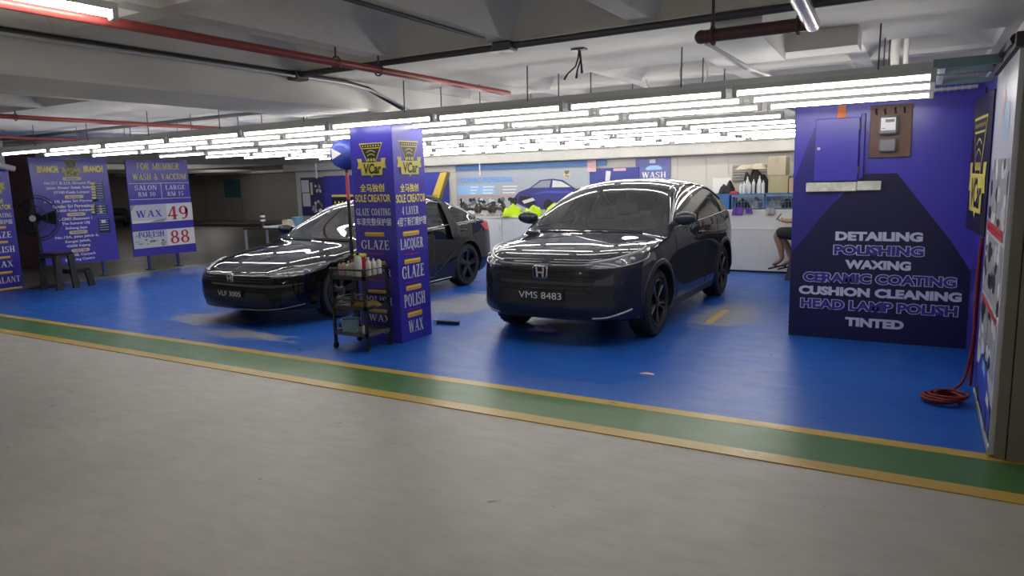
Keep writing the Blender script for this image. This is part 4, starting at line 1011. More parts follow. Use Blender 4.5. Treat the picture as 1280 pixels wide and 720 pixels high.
t = thing('sign_board', 'blue price board reading FOR MEMBER WASH & VACCUM, right of the address board', 'sign', (SX, 8.8, 0))
b = MB(); b.hull([(x, y - 8.8, z) for x in (-.03, 0) for y, z in ((8.15, 2.17), (9.47, 2.18), (9.50, .27), (8.13, .30))]); b.build('board', blue_v, t)
leg_pair(t, (-.33, .31), .6)
FS = face((0, -8.8, 0), (0, 1, 0), (1, 0, 0))
for body, r_, m_ in [('FOR MEMBER', (8.36, 1.985, 9.28, 2.12), yellow_l), ('WASH & VACCUM', (8.26, 1.785, 9.415, 1.905), yellow_l), ('SALON', (8.28, 1.59, 8.74, 1.685), white_l), ('RM 10', (8.34, 1.465, 8.70, 1.55), white_l),
        ('LARGE', (8.93, 1.585, 9.37, 1.675), white_l), ('RM 15', (8.96, 1.46, 9.32, 1.545), white_l)]: lettering(t, FS, body, r_, m_, serif=True)
b = MB(); b.flat(rect(8.17, 1.714, 9.48, 1.724), FS, .003); b.flat(rect(8.16, 1.405, 9.49, 1.415), FS, .003); b.flat(rect(8.83, 1.41, 8.842, 1.72), FS, .003); b.build('ruled_line', white_l, t)
b = MB(); b.flat([(8.15, .945), (9.49, .945), (9.49, 1.31), (8.15, 1.30)], FS, .003, 0)
b.flat([(8.15, 1.0), (8.9, .98), (8.9, 1.3), (8.3, 1.3), (8.15, 1.2)], FS, .004, 1); b.flat([(8.15, 1.18), (8.26, 1.3), (8.15, 1.3)], FS, .0045, 2); b.flat([(8.5, .95), (8.82, .95), (8.9, 1.02), (8.7, 1.0)], FS, .0045, 2)
b.build('price_panel', [white_l, pgrey_l, grey_l], t)
lettering(t, FS, 'WAX', (8.24, 1.055, 8.80, 1.19), royal_l, .006, serif=True); lettering(t, FS, '49', (8.92, .975, 9.38, 1.245), red_l, .006, serif=True)
b = MB(); b.flat(rect(8.14, .45, 9.49, .79), FS, .003, 0); b.flat(rect(8.14, .45, 8.86, .79), FS, .004, 1)
rnd = random.Random(17)
for k in range(26):
    y, z = rnd.uniform(8.16, 8.78), rnd.uniform(.46, .74); w_, h_3 = rnd.uniform(.03, .11), rnd.uniform(.015, .05)
    b.flat([(min(8.86, y), z), (min(8.86, y + w_), z + .3 * h_3), (min(8.86, y + w_ * 1.1), z + h_3), (min(8.86, y + .2 * w_), z + .9 * h_3)], FS, .0042 + .0001 * k, 2 + k % 2)
b.build('price_panel', [white_l, pgrey_l, grey_l, mat('slate_print', (.12, .13, .17), .4)], t)
lettering(t, FS, 'POLISH', (8.25, .655, 8.80, .77), royal_l, .008, serif=True); lettering(t, FS, '88', (8.93, .485, 9.36, .755), red_l, .006, serif=True)

# pedestal fans
def fan(name, label, loc, rz, R_, zh, blade_m, cage_m, pole_m, cover=None, base_r=.24):
    t = thing(name, label, 'fan', loc, rz)
    b = MB(); b.lathe([(base_r, 0), (base_r, .02), (base_r * .85, .035), (.05, .05), (.03, .12), (.001, .12)], 28); b.build('base', black_me, t, smooth=40)
    b = MB(); b.tube([(0, 0, .05), (0, 0, zh - .1)], .018, 12); b.tube([(0, 0, zh * .35), (0, 0, zh * .5)], .024, 12); b.build('pole', pole_m, t, smooth=50)
    b = MB(); b.hull([(x, y, zh + z) for y, r_ in ((.02, .075), (.16, .06), (.2, .03)) for x, z in [(r_ * math.cos(2 * PI * i / 10), r_ * math.sin(2 * PI * i / 10)) for i in range(10)]]); b.tube([(0, .1, zh), (0, .02, zh - .12)], .02, 8); b.build('motor', black_pl, t, smooth=50)
    b = MB(); c = (0, 0, zh)
    for yy, rr in ((-.10, R_ * .55), (-.06, R_ * .9), (0, R_), (.05, R_ * .85)): b.tube([(rr * math.cos(2 * PI * i / 32), yy, zh + rr * math.sin(2 * PI * i / 32)) for i in range(32)], .006, 5, closed=True)
    for i in range(64):
        a = 2 * PI * i / 64; ca, sa = math.cos(a), math.sin(a)
        b.tube([(r_ * ca, yy, zh + r_ * sa) for r_, yy in ((.05, -.115), (R_ * .55, -.10), (R_ * .9, -.06), (R_, 0), (R_ * .85, .05), (.07, .07))], .0022, 4)
    b.build('guard', cage_m, t)
    for k in range(3):
        b = MB(); a0 = 2 * PI * k / 3; pts = []
        for r_, w0, dy in ((.06, .25, 0), (R_ * .55, .42, .0), (R_ * .88, .36, 0)):
            for s in (-1, 1): pts.append((r_ * math.cos(a0 + s * w0), -.02 + s * .03, zh + r_ * math.sin(a0 + s * w0)))
        vs = pts + [(p[0], p[1] + .006, p[2]) for p in pts]
        b.add(vs, [(0, 1, 3, 2), (2, 3, 5, 4), (6, 8, 9, 7), (8, 10, 11, 9), (0, 2, 8, 6), (2, 4, 10, 8), (1, 7, 9, 3), (3, 9, 11, 5), (4, 5, 11, 10), (0, 6, 7, 1)]); b.build('blade', blade_m, t)
    b = MB(); b.lathe([(.05, -.125), (.05, -.105), (.001, -.105)], 18, c=c, axis='y'); b.build('badge', mat('fan_badge', (.5, .5, .52), .4), t)
    if cover:
        b = MB(); b.tube([(0, 0, 1.42), (0, 0, 1.72)], .019, 10); b.build('pole_sleeve', mat('pink_red_sleeve', (.50, .07, .10), .4), t, smooth=50)
        b = MB(); b.lathe([(.001, -.135), (R_ * .5, -.13), (R_ * .86, -.10), (R_ * 1.01, -.02), (R_ * 1.03, .02)], 36, c=c, axis='y', caps=False); cv = b.build('fan_cover', cover, t, smooth=50)
        b = MB(); b.prism([(-.075, .06), (.055, 0), (-.075, -.06)], face((0, -.138, zh), (1, 0, 0), (0, -1, 0)), -.004, .002); b.build('triangle_mark', white_l, cv)
    return t
fan('pedestal_fan', 'big black pedestal fan standing left of the step stool', (-12.88, 6.25, .005), R(40), .385, 1.17, mat('fan_blade', (.012, .012, .013), .8), black_me, black_me)
fan('pedestal_fan', 'blue covered round fan on a pole left of the pillar', (-5.535, 5.92, .005), R(2), .165, 1.92, black_pl, black_me, black_me, cover=mat('blue_fan_cover', (.035, .06, .33), .4), base_r=.2)
# black two-step stool
t = thing('step_stool', 'black plastic two-step stool in front of the address board', 'stool', (-12.32, 6.05, .005), R(8))
b = MB(); b.box(-.2, .2, 0, .34, .57, .61, b=.02); b.box(-.19, .19, .01, .33, .53, .57); b.build('top_step', black_pl, t)
b = MB(); b.box(-.2, .2, .30, .62, .27, .31, b=.02); b.box(-.19, .19, .31, .6, .235, .27); b.build('lower_step', black_pl, t)
for x in (-.19, .19):
    for pts in ([(-.02, 0), (.08, 0), (.11, .57), (.02, .57)], [(.27, 0), (.37, 0), (.34, .57), (.23, .57)], [(.55, 0), (.66, 0), (.61, .27), (.5, .27)]):
        b = MB(); b.prism(pts, face((x, 0, 0), (0, 1, 0), (1, 0, 0)), -.02, .02); b.build('leg', black_pl, t)
# security camera on the far pillar
t = thing('security_camera', 'white security camera at the top of the leftmost pillar', 'camera', (-12.99, 5.75, 2.06))
b = MB(); b.box(-.02, .05, -.05, .05, -.05, .07, b=.01); b.build('mount', white_p, t)
b = MB(); b.tube([(.03, 0, 0), (.1, .06, -.02)], .02, 8); b.build('arm', white_p, t)
b = MB(); b.tube([(.06, -.06, .03), (.16, .26, -.07)], .045, 12); b.build('housing', white_p, t, smooth=50)

# ------------------------------------------------------------------ tool trolley with bottles
TX0, TX1, TY0, TY1 = -4.93, -4.50, 4.95, 5.31
tr = thing('tool_trolley', 'black three-tier wheeled trolley in front of the blue pillar', 'trolley', (TX0, TY0, .005))
W_, D_ = TX1 - TX0, TY1 - TY0
for x in (.012, W_ - .012):
    for y in (.012, D_ - .012):
        b = MB(); b.box(x - .012, x + .012, y - .012, y + .012, .05, .80); b.build('post', black_me, tr)
        b = MB(); b.lathe([(.028, -.012), (.028, .012)], 16, c=(x, y, .028), axis='x'); b.hull([(x + sx * .018, y + dy, z) for sx in (-1, 1) for dy, z in ((-.02, .055), (.02, .055), (0, .028))]); b.build('castor', rubber, tr)
shelf_m = mat('trolley_shelf', (.03, .03, .028), .45)
for z, m_ in ((.14, mat('worn_tray', (.09, .09, .075), .5)), (.40, shelf_m), (.69, shelf_m)):
    b = MB(); b.box(.01, W_ - .01, .01, D_ - .01, z, z + .012)
    for (x0, x1, y0, y1) in ((0, W_, 0, .008), (0, W_, D_ - .008, D_), (0, .008, 0, D_), (W_ - .008, W_, 0, D_)): b.box(x0, x1, y0, y1, z, z + .035)
    b.build('shelf', m_, tr)
    if z > .3:
        b = MB(); b.tube([(0, 0, z + .095), (W_, 0, z + .095), (W_, D_, z + .095), (0, D_, z + .095)], .009, 8, closed=True); b.build('rail', black_me, tr)
def bottle(label, x, y, z, r, h, m_, cap_m, kind='flip', group='bottles on the trolley', rz=0):
    t = thing('bottle', label, 'bottle', (x, y, z), rz, group)
    b = MB(); b.lathe([(.001, 0), (r * .9, 0), (r, .008), (r, h * .72), (r * .85, h * .82), (r * .38, h * .88), (r * .38, h * .92), (.001, h * .92)], 16, caps=False); b.build('body', m_, t, smooth=50)
    if kind == 'spray':
        b = MB(); b.lathe([(r * .42, h * .9), (r * .42, h * .97), (.001, h * .97)], 12, caps=False); b.hull([(dx, dy, h * .97 + dz) for dx in (-r * 1.2, r * .5) for dy in (-r * .22, r * .22) for dz in (0, h * .08)]); b.tube([(-r * .7, 0, h * .97), (-r * .95, 0, h * .85)], r * .12, 6); b.build('spray_head', cap_m, t)
    else:
        b = MB(); b.lathe([(r * .45, h * .9), (r * .45, h), (r * .2, h), (r * .15, h * 1.05), (.001, h * 1.05)], 12, caps=False); b.build('cap', cap_m, t, smooth=50)
    return t
bw = mat('white_bottle', (.62, .62, .58), .4); bp = mat('pink_bottle', (.55, .32, .30), .4); bg = mat('cream_bottle', (.50, .50, .40), .4); bc = mat('clear_bottle', (.30, .31, .31), .25)
zt = .005 + .703
for lab, x, y, r, h, m_, cm, k in [('small clear spray bottle at the left end of the trolley top', .05, .10, .024, .15, bc, black_pl, 'spray'), ('pinkish clear bottle, second from the left on the trolley top', .095, .06, .022, .14, bp, black_pl, 'flip'),
        ('pink bottle with dark spray head on the trolley top', .135, .06, .027, .16, bp, black_pl, 'spray'), ('pale cream bottle beside the pink one on the trolley top', .195, .055, .027, .155, bg, bw, 'flip'),
        ('cream bottle with a red lid on the trolley top', .25, .055, .03, .17, bg, mat('red_cap', (.6, .02, .03), .4), 'flip'), ('large white bottle with black cap, tallest on the trolley', .325, .05, .036, .245, bw, black_pl, 'flip'),
        ('white bottle right of the tall one on the trolley top', .38, .13, .026, .185, bw, bw, 'spray'), ('white bottle near the trolley back corner', .385, .20, .025, .17, bw, bw, 'flip'), ('white bottle in the far right corner of the trolley top', .39, .27, .026, .18, bw, black_pl, 'spray'),
        ('dark bottle behind the pink one on the trolley top', .10, .2, .026, .19, black_pl, black_pl, 'spray')]:
    bottle(lab, TX0 + x, TY0 + y, zt, r, h, m_, cm, k)
def cloth(name, label, c, w_, d_, h, m_, cat='cloth', seed=1, group=None, n=22, droop=0):
    rnd = random.Random(seed); ph = [rnd.uniform(0, 6) for _ in range(8)]
    b = MB(); vs = []; fs = []
    for i in range(n + 1):
        for j in range(n + 1):
            u, v = 2 * i / n - 1, 2 * j / n - 1; r_ = min(1, (u * u + v * v) ** .5)
            edge = 1 + .16 * math.sin(3 * math.atan2(v, u) + ph[0]) + .1 * math.sin(5 * math.atan2(v, u) + ph[1])
            hh = h * (1 - r_ ** 4.5) ** .8 * (.72 + .22 * math.sin(3.4 * u + ph[2]) * math.cos(3 * v + ph[3]) + .12 * math.sin(7 * u + 3 * v + ph[4]) + .07 * math.sin(11 * v - 6 * u + ph[5]))
            x, y = u * w_ * edge * .5, v * d_ * edge * .5
            if droop and v < -.35: hh -= droop * (-.35 - v) / .65; y = -.35 * d_ * .5 * edge + .15 * (y + .35 * d_ * .5 * edge)
            vs.append((x, y, max(hh, .004) if not droop else hh + .006))
    for i in range(n):
        for j in range(n): a = i * (n + 1) + j; fs.append((a, a + n + 1, a + n + 2, a + 1))
    b.add(vs, fs); o = b.build(name, m_, None, c, smooth=70)
    md = o.modifiers.new('thick', 'SOLIDIFY'); md.thickness = .004
    return tag(o, label, cat, group)
yel_c = mat('yellow_cloth', (.52, .50, .05), .9); 
t = thing('cleaning_pad', 'red and yellow folded pad lying on the bottles of the trolley', 'pad', (TX0 + .265, TY0 + .14, zt))
b = MB(); b.box(-.04, .04, -.05, .05, .0, .19, b=.01); b.build('red_pad', mat('red_cloth', (.45, .015, .02), .9), t); b = MB(); b.box(-.045, .06, -.05, .05, .19, .225, b=.012); b.build('yellow_pad', yel_c, t)
t = thing('wire_basket', 'small white wire basket on the middle trolley shelf', 'basket', (TX0 + .05, TY0 + .04, .005 + .412))
wire_m = mat('white_wire', (.45, .45, .44), .4); b = MB()
for z in (.01, .05, .10): b.tube([(0, 0, z), (.13, 0, z), (.13, .2, z), (0, .2, z)], .003, 5, closed=True)
for i in range(7): b.tube([(.13 * i / 6, 0, .1), (.13 * i / 6, 0, .01), (.13 * i / 6, .2, .01), (.13 * i / 6, .2, .1)], .0022, 4)
b.build('wires', wire_m, t)
cloth('folded_cloth', 'brownish yellow folded cloth on the middle trolley shelf', (TX0 + .29, TY0 + .17, .005 + .415), .26, .26, .07, mat('brown_cloth', (.20, .13, .03), .9), seed=4)
bottle('black tool handle standing in the middle trolley shelf', TX0 + .22, TY0 + .06, .005 + .412, .022, .15, black_pl, black_pl, 'spray')
t = thing('bucket', 'pale teal tub on the lowest trolley shelf', 'bucket', (TX0 + .13, TY0 + .1, .005 + .152))
b = MB(); b.lathe([(.06, 0), (.075, .0), (.09, .13), (.094, .135), (.088, .135), (.073, .01), (.001, .01)], 22, caps=False); b.build('tub', mat('pale_teal_plastic', (.26, .38, .40), .4), t, smooth=50)
bottle('small white bottle beside the teal tub on the trolley', TX0 + .33, TY0 + .08, .005 + .152, .022, .1, bw, black_pl, 'flip')
# bar on the floor
t = thing('floor_bar', 'black bar lying on the blue floor right of the pillar', 'bar', (-4.56, 6.30, .005))
b = MB(); b.obox((.02, .03, .02), (.135, .02, 0), (-.003, .022, 0), (0, 0, .02)); b.build('bar', black_pl, t)
b = MB(); b.lathe([(.022, 0), (.022, .05), (.001, .055)], 12, c=(-.13, .0, 0)); b.build('end_fitting', steel, t, smooth=40)
cloth('floor_cloth', 'purple and white cloth dropped on the floor under the crossover', (-3.38, 6.50, .006), .26, .2, .06, mat('purple_cloth', (.28, .22, .55), .9), seed=9)
b = MB(); b.hull([(-.06, -.02, 0), (.06, -.01, 0), (.05, .03, 0), (-.04, .02, 0), (0, 0, .012)]); tag(b.build('paper_scrap', mat('peach_scrap', (.75, .42, .30), .7), None, (-1.86, 5.33, .005)), 'peach coloured scrap on the blue floor in front of the crossover', 'scrap')
# dark towel over the sedan's roof
tw = MB(); h_ = S2['half']; n = 12; vs = []; fs = []
path = [(.12, 1.385), (.3, 1.385), (.48, 1.365), (.63, 1.33)]
for i in range(n + 1):
    u = i / n
    if u < .35: q = u / .35; pts = curve_pts([(p[0], p[1], 0) for p in path], 4); p = pts[min(int(q * (len(pts) - 1)), len(pts) - 1)]; x, z = p.x, p.y
    else: q = (u - .35) / .65; z = 1.31 - q * .56; x = h_(3.2, z) + .03
    for j in range(9):
        y = 3.16 + .17 * j / 8 + .03 * math.sin(6 * u + j); vs.append((x + .02 * math.sin(j * 1.6 + 2 * u), y, z + .012 * math.sin(j * 1.1)))
for i in range(n):
    for j in range(8): a = i * 9 + j; fs.append((a, a + 1, a + 10, a + 9))
tw.add(vs, fs); o = tw.build('towel', mat('dark_grey_towel', (.055, .06, .062), .95), None, (-6.84, 5.28, .005), smooth=80)
md = o.modifiers.new('thick', 'SOLIDIFY'); md.thickness = .008; tag(o, 'dark grey towel draped over the side of the black sedan', 'towel')

# ------------------------------------------------------------------ partition wall fittings
t = thing('meter_board', 'brown wooden board with a grey electricity meter on the blue partition', 'meter board', (-.27, PY, 1.70))
brown = mat('brown_board', (.13, .06, .045), .5, var=.15, vscale=5)
b = MB(); b.box(-.165, .165, -.025, 0, 0, .46, b=.004); b.build('board', brown, t)
gm = mat('meter_grey', (.20, .20, .23), .4)
b = MB(); b.box(-.09, .06, -.09, -.025, .20, .36, b=.015); b.build('meter', gm, t)
b = MB(); b.box(-.085, .055, -.075, -.025, .05, .165, b=.012); b.build('terminal_cover', gm, t)
FM = face((0, -.09, 0), (1, 0, 0), (0, -1, 0)); b = MB(); b.flat(rect(-.075, .235, .04, .345), FM, .001, 0); b.flat(rect(-.04, .305, .03, .33), FM, .002, 1); b.flat(rect(-.065, .25, -.04, .255), FM, .002, 1); b.build('meter_face', [white_l, mat('lcd_grey', (.12, .13, .12), .3)], t)
for x in (-.12, -.05, .03, .1):
    b = MB(); b.tube([(x, -.03, .43), (x, -.04, .41), (x + .005, -.03, .38)], .007, 6); b.build('cable_stub', black_me, t)
t = thing('electric_cabinet', 'blue flush cabinet door with a small round knob on the partition', 'cabinet', (-.68, PY, 1.5))
b = MB(); b.box(-.205, .165, -.05, 0, 0, .57, b=.006); b.build('door', blue_v, t)
b = MB(); b.box(.172, .21, -.045, 0, .02, .6, b=.006); b.build('hinge_post', mat('purple_blue_steel', (.05, .035, .33), .35), t)
for z in (.06, .46):
    b = MB(); b.tube([(.168, -.052, z), (.168, -.052, z + .07)], .008, 8); b.build('hinge', dark_me, t)
b = MB(); b.lathe([(.014, 0), (.016, -.015), (.001, -.02)], 14, c=(-.17, -.05, .3), axis='y', caps=False); b.build('knob', steel, t, smooth=50)
t = thing('cable_trunking', 'white cracked trunking strip below the blue cabinet', 'trunking', (-.64, PY, 1.405))
b = MB(); b.box(-.31, .12, -.05, 0, 0, .085, b=.006); b.build('trunking', mat('aged_white_plastic', (.60, .60, .52), .5, var=.25, vscale=14), t)
b = MB(); b.box(.125, .32, -.05, 0, .006, .09, b=.006); b.build('trunking_end', mat('aged_white_plastic', (.60, .60, .52), .5), t)
b = MB(); b.box(-.035, .035, -.004, 0, 0, .135); tag(b.build('orange_sticker', mat('orange_sticker', (.75, .20, .05), .5), None, (-.672, PY, 2.05)), 'orange sticker above the blue cabinet', 'sticker')
t = thing('conduit_run', 'perforated steel conduit along the top of the partition', 'conduit', (-.3, PY - .03, 2.24))
b = MB(); b.tube([(-.75, 0, 0), (.66, 0, .02)], .018, 8)
b.build('conduit', steel, t, smooth=50)
b = MB(); [b.lathe([(.022, -.006), (.022, .006)], 10, c=(-.7 + .05 * k, 0, .001 * k * .7), axis='x') for k in range(27)]; b.build('ribs', mat('pale_corrugation', (.6, .6, .62), .5), t)

# ------------------------------------------------------------------ right wall: poster, logo sign, hose
RX = .40
po = thing('wall_poster', 'tall white car care poster with photo strips on the right wall', 'poster', (RX, 5.14, .02))
FR = face((0, 0, 0), (0, -1, 0), (-1, 0, 0))
b = MB(); b.box(-.005, .02, -.62, .62, .03, 2.17); b.build('sheet', mat('poster_white', (.62, .64, .70), .35), po)
b = MB(); b.box(-.012, .02, -.63, .63, .0, .035); b.build('bottom_rail', steel, po)
b = MB(); b.box(-.03, .02, -.7, .64, 2.17, 2.24); b.tube([(-.02, -.6, 2.22), (-.02, .68, 2.25)], .03, 8); b.build('top_rail', mat('dark_rusty_rail', (.035, .030, .032), .6), po)
def strips(b, y0, y1, z0, z1, n, k0):
    rnd = random.Random(k0)
    for i in range(n):
        a, c = y0 + (y1 - y0) * i / n + .012, y0 + (y1 - y0) * (i + 1) / n - .012
        b.flat(rect(a, z0, c, z1), FR, .0065, 1)
        for q in range(9):
            u, v = rnd.uniform(a, c), rnd.uniform(z0, z1); w_, h_2 = (c - a) * rnd.uniform(.1, .25), (z1 - z0) * rnd.uniform(.06, .2)
            b.flat([(max(a, min(c, u + w_ * math.cos(2 * PI * e / 7))), max(z0, min(z1, v + h_2 * math.sin(2 * PI * e / 7)))) for e in range(7)], FR, .0068 + q * .0001, rnd.choice((2, 2, 3, 4)))
b = MB(); strips(b, -.58, .58, 1.22, 1.62, 2, 3); strips(b, -.58, .58, .76, 1.14, 2, 5); strips(b, -.58, .58, .38, .70, 2, 8)
b.build('photo_strip', [white_l, grey_l, black_l, pgrey_l, white_l], po)
b = MB()
for z in (1.16, 1.19, .70): b.flat(rect(-.55, z, .5, z + .035), FR, .008)
b.build('red_banner', red_l, po)
b = MB(); b.flat([(.22 + .17 * math.cos(2 * PI * i / 20), 1.83 + .11 * math.sin(2 * PI * i / 20)) for i in range(20)], FR, .0065); b.flat([(-.05 + .09 * math.cos(2 * PI * i / 12), 1.95 + .1 * math.sin(2 * PI * i / 12)) for i in range(12)], FR, .0064, 1); b.build('pale_blue_drawing', [mat('pale_blue_print', (.36, .55, .75), .4), mat('pale_pink_print', (.75, .6, .58), .4)], po)
b = MB(); b.flat(rect(-.6, .05, .6, .25), FR, .0062, 1)
b.flat([(-.5, .10), (.45, .06), (.55, .16), (.5, .26), (.3, .31), (.12, .40), (-.2, .40), (-.38, .29), (-.52, .22)], FR, .0065, 0); b.flat([(-.15, .30), (.1, .30), (.05, .37), (-.12, .37)], FR, .007, 2); b.flat([(.25, .2), (.45, .2), (.43, .26), (.28, .27)], FR, .007, 3)
for c in (-.3, .32): b.flat([(c + .07 * math.cos(2 * PI * i / 14), .09 + .06 * math.sin(2 * PI * i / 14)) for i in range(14)], FR, .0072, 1)
b.build('printed_car', [royal_l, black_l, lblue_l, white_l], po)
# logo sign leaning out from the right wall
A_, B_ = Vector((.335, 6.98, 0)), Vector((.395, 6.06, 0)); U_ = (B_ - A_).normalized(); N_ = Vector((U_.y, -U_.x, 0)); N_ = N_ if N_.x < 0 else -N_
ls = thing('logo_sign', 'narrow-looking black sign with a yellow VCar badge beside the white poster', 'sign', tuple(A_ + Vector((0, 0, 1.1))))
FG = face((0, 0, 0), U_, N_); Ln = (B_ - A_).length
b = MB(); b.prism(rect(-.02, .0, Ln + .05, 1.03), FG, -.03, 0); b.build('board', mat('black_board', (.012, .010, .018), .4), ls)
b = MB(); logo_geo(b, FG, Ln / 2, .10, .86); b.build('logo', [yellow_l, black_l], ls)
b = MB(); b.tube([FG(Ln * .5, 1.02, -.015), FG(Ln * .55, 1.08, -.01)], .008, 6); b.build('bracket', dark_me, ls)
# red hose: hanging run and coil on the floor
hp = []
rnd = random.Random(3)
hp += [(.375, 5.86, 1.05), (.372, 5.86, .7), (.37, 5.85, .35), (.33, 5.8, .10), (.26, 5.7, .03)]
for k in range(26):
    a = k * 1.15; hp.append((.24 + (.11 + .03 * math.sin(k)) * math.cos(a) + .002 * k - .05, 5.48 + (.10 + .03 * math.cos(2 * k)) * math.sin(a), .018 + .0024 * k))
b = MB(); b.tube(curve_pts(hp, 5), .010, 7)
t = tag(b.build('water_hose', mat('red_hose', (.20, .012, .012), .6), smooth=60), 'red hose hanging beside the poster and coiled on the blue floor', 'hose')
b = MB(); b.tube(curve_pts([(.385, 5.93, 1.1), (.384, 5.94, .6), (.38, 5.93, .2), (.375, 5.9, .03)], 5), .012, 7); tag(b.build('water_hose', MATS['red_hose'], smooth=60), 'straight red hose hanging close to the right wall', 'hose')

# ------------------------------------------------------------------ back wall: counter, banners, shelf goods
cab_m = mat('white_cabinet', (.60, .605, .60), .45, var=.03)
ct = thing('counter', 'long low white counter with cabinet doors behind the two cars', 'counter', (-7.2, 11.7, .005))
b = MB(); b.box(-2.4, 3.45, .012, .86, .06, .86); b.build('carcass', cab_m, ct)
b = MB(); b.box(-2.42, 3.45, -.02, .88, .86, .885); b.build('worktop', white_p, ct)
for k in range(9):
    b = MB(); b.box(-2.38 + .645 * k, -2.38 + .645 * k + .63, -.006, .012, .08, .85, b=.004); d = b.build('door', cab_m, ct)
    b = MB(); b.box(-2.38 + .645 * k + .57, -2.38 + .645 * k + .585, -.022, -.006, .6, .7); b.build('handle', steel, d)
ct2 = thing('counter', 'taller white boarded counter at the right carrying blue crates', 'counter', (-2.4, 11.7, .005))
b = MB(); b.box(-1.3, 1.33, 0, .8, .03, .99); b.build('panel', cab_m, ct2); b = MB(); b.box(-1.3, 1.33, -.012, .0, .70, .715); b.build('rail', white_p, ct2)
b = MB(); b.box(-1.3, 1.33, -.01, .8, .99, 1.01); b.build('worktop', white_p, ct2); b = MB(); b.box(-1.3, 1.33, .02, .8, 0, .03); b.build('plinth', black_pl, ct2)
FW = face((0, 12.6, 0), (1, 0, 0), (0, -1, 0))
def banner(name, label, cat, u0, v0, u1, v1, m_, y=12.6, th=.012):
    t = thing(name, label, cat, ((u0 + u1) / 2, y, v0)); b = MB(); b.box(u0 - (u0 + u1) / 2, u1 - (u0 + u1) / 2, -th, 0, 0, v1 - v0); b.build('sheet', m_, t)
    return t, face((-(u0 + u1) / 2, -th, -v0), (1, 0, 0), (0, -1, 0))
t, F = banner('banner', 'blue banner with part of a yellow badge behind the black sedan', 'banner', -12.55, .9, -8.86, 1.80, mat('blue_banner', (.04, .045, .36), .4))
b = MB(); logo_geo(b, F, -11.7, .4, 1.1); 
del_b = MB(); del_b.flat(rect(-12.3, 1.30, -11.1, 1.35), F, .003, 0)
for k in range(9): del_b.flat([(-12.2 + .12 * k, 1.21), (-12.17 + .12 * k, 1.17), (-12.2 + .12 * k, 1.12), (-12.23 + .12 * k, 1.17)], F, .003, 0)
del_b.flat(rect(-12.3, 1.08, -11.1, 1.28), F, .002, 1); del_b.build('badge_top', [yellow_l, black_l], t)
t = thing('signboard', 'yellow leaning signboard with dark lettering behind the sedan roof', 'sign', (-8.95, 12.2, .885))
Fy = face((0, 0, 0), Vector((1, 0, 0)), Vector((0, -1, 0)))
b = MB(); b.prism([(-.28, .0), (-.06, .0), (.33, .91), (.16, .89)], Fy, -.03, 0); b.build('board', mat('yellow_board', (.62, .46, .06), .45), t)
b = MB()
for k in range(5): b.flat([(-.165 + .035 * k, .22), (-.150 + .035 * k, .22), (-.06 + .035 * k, .44), (-.075 + .035 * k, .44)], Fy, .002)
b.build('lettering', mat('brown_print', (.16, .09, .02), .5), t)
b = MB(); b.prism([(-.05, .0), (.02, .0), (.40, .88), (.335, .905)], Fy, -.03, -.004); b.build('shaded_side', mat('shaded_side_yellow', (.12, .08, .03), .5), t)  # shadow side of the board, its shade put into a darker yellow
t, F = banner('banner', 'wide pale banner with a printed blue sports car and photos, above the counter', 'banner', -8.66, .97, -5.55, 1.80, mat('pale_banner', (.36, .39, .46), .4))
b = MB(); b.flat(rect(-8.66, 1.80, -5.55, 1.80), F, .001)
lettering(t, F, 'POLISHING PROFESSIONAL', (-8.58, 1.545, -7.25, 1.66), mat('bright_blue_print', (.06, .32, .85), .4), slant=.2, bold=.02)
b = MB(); b.flat(rect(-8.64, 1.30, -7.7, 1.50), F, .002, 0)
for k in range(3):
    for (a, c) in ((-8.3, -8.1), (-7.98, -7.7), (-7.5, -7.15)): b.flat(rect(a, 1.45 - .065 * k, c - .03 * k, 1.468 - .065 * k), F, .003, 1)
b.build('text_block', [lblue_l, white_l], t)
b = MB(); b.flat(rect(-8.64, 1.255, -7.2, 1.275), F, .003); b.build('red_strip', mat('pale_red_print', (.62, .25, .25), .4), t)
rnd = random.Random(11)
for k in range(6):
    a = -8.62 + .245 * k; b = MB(); b.flat(rect(a, 1.0, a + .22, 1.24), F, .002, 0)
    for q in range(10):
        u, v = rnd.uniform(a + .03, a + .19), rnd.uniform(1.03, 1.21); b.flat([(max(a, min(a + .22, u + rnd.uniform(.02, .07) * math.cos(2 * PI * e / 6))), max(1.0, min(1.24, v + rnd.uniform(.02, .06) * math.sin(2 * PI * e / 6)))) for e in range(6)], F, .0025 + q * .0002, rnd.choice((1, 1, 2, 3)))
    b.build('printed_photo', [grey_l, black_l, pgrey_l, mat('slate_print', (.12, .13, .17), .4)], t)
b = MB()        # the printed car
b.flat([(-7.2, 1.12), (-6.9, .99), (-6.35, .98), (-5.75, 1.1), (-5.68, 1.3), (-5.9, 1.42), (-6.12, 1.56), (-6.35, 1.59), (-6.62, 1.57), (-6.86, 1.42), (-7.12, 1.34), (-7.22, 1.25)], F, .002, 0)
b.flat([(-6.82, 1.42), (-6.6, 1.55), (-6.38, 1.56), (-6.42, 1.42)], F, .003, 1); b.flat([(-6.36, 1.42), (-6.34, 1.56), (-6.15, 1.53), (-5.95, 1.42)], F, .003, 2)
b.flat([(-7.15, 1.14), (-6.9, 1.03), (-6.7, 1.1), (-6.85, 1.24), (-7.1, 1.26)], F, .003, 3); b.flat([(-6.85, 1.28), (-6.5, 1.36), (-5.75, 1.34), (-5.74, 1.30), (-6.5, 1.31)], F, .003, 4)
b.flat([(-7.05, 1.16), (-6.8, 1.22), (-6.75, 1.17), (-7.0, 1.1)], F, .0035, 5)
for c in (-6.45, -5.86): b.flat([(c + .1 * math.cos(2 * PI * i / 16), 1.07 + .12 * math.sin(2 * PI * i / 16)) for i in range(16)], F, .004, 3)
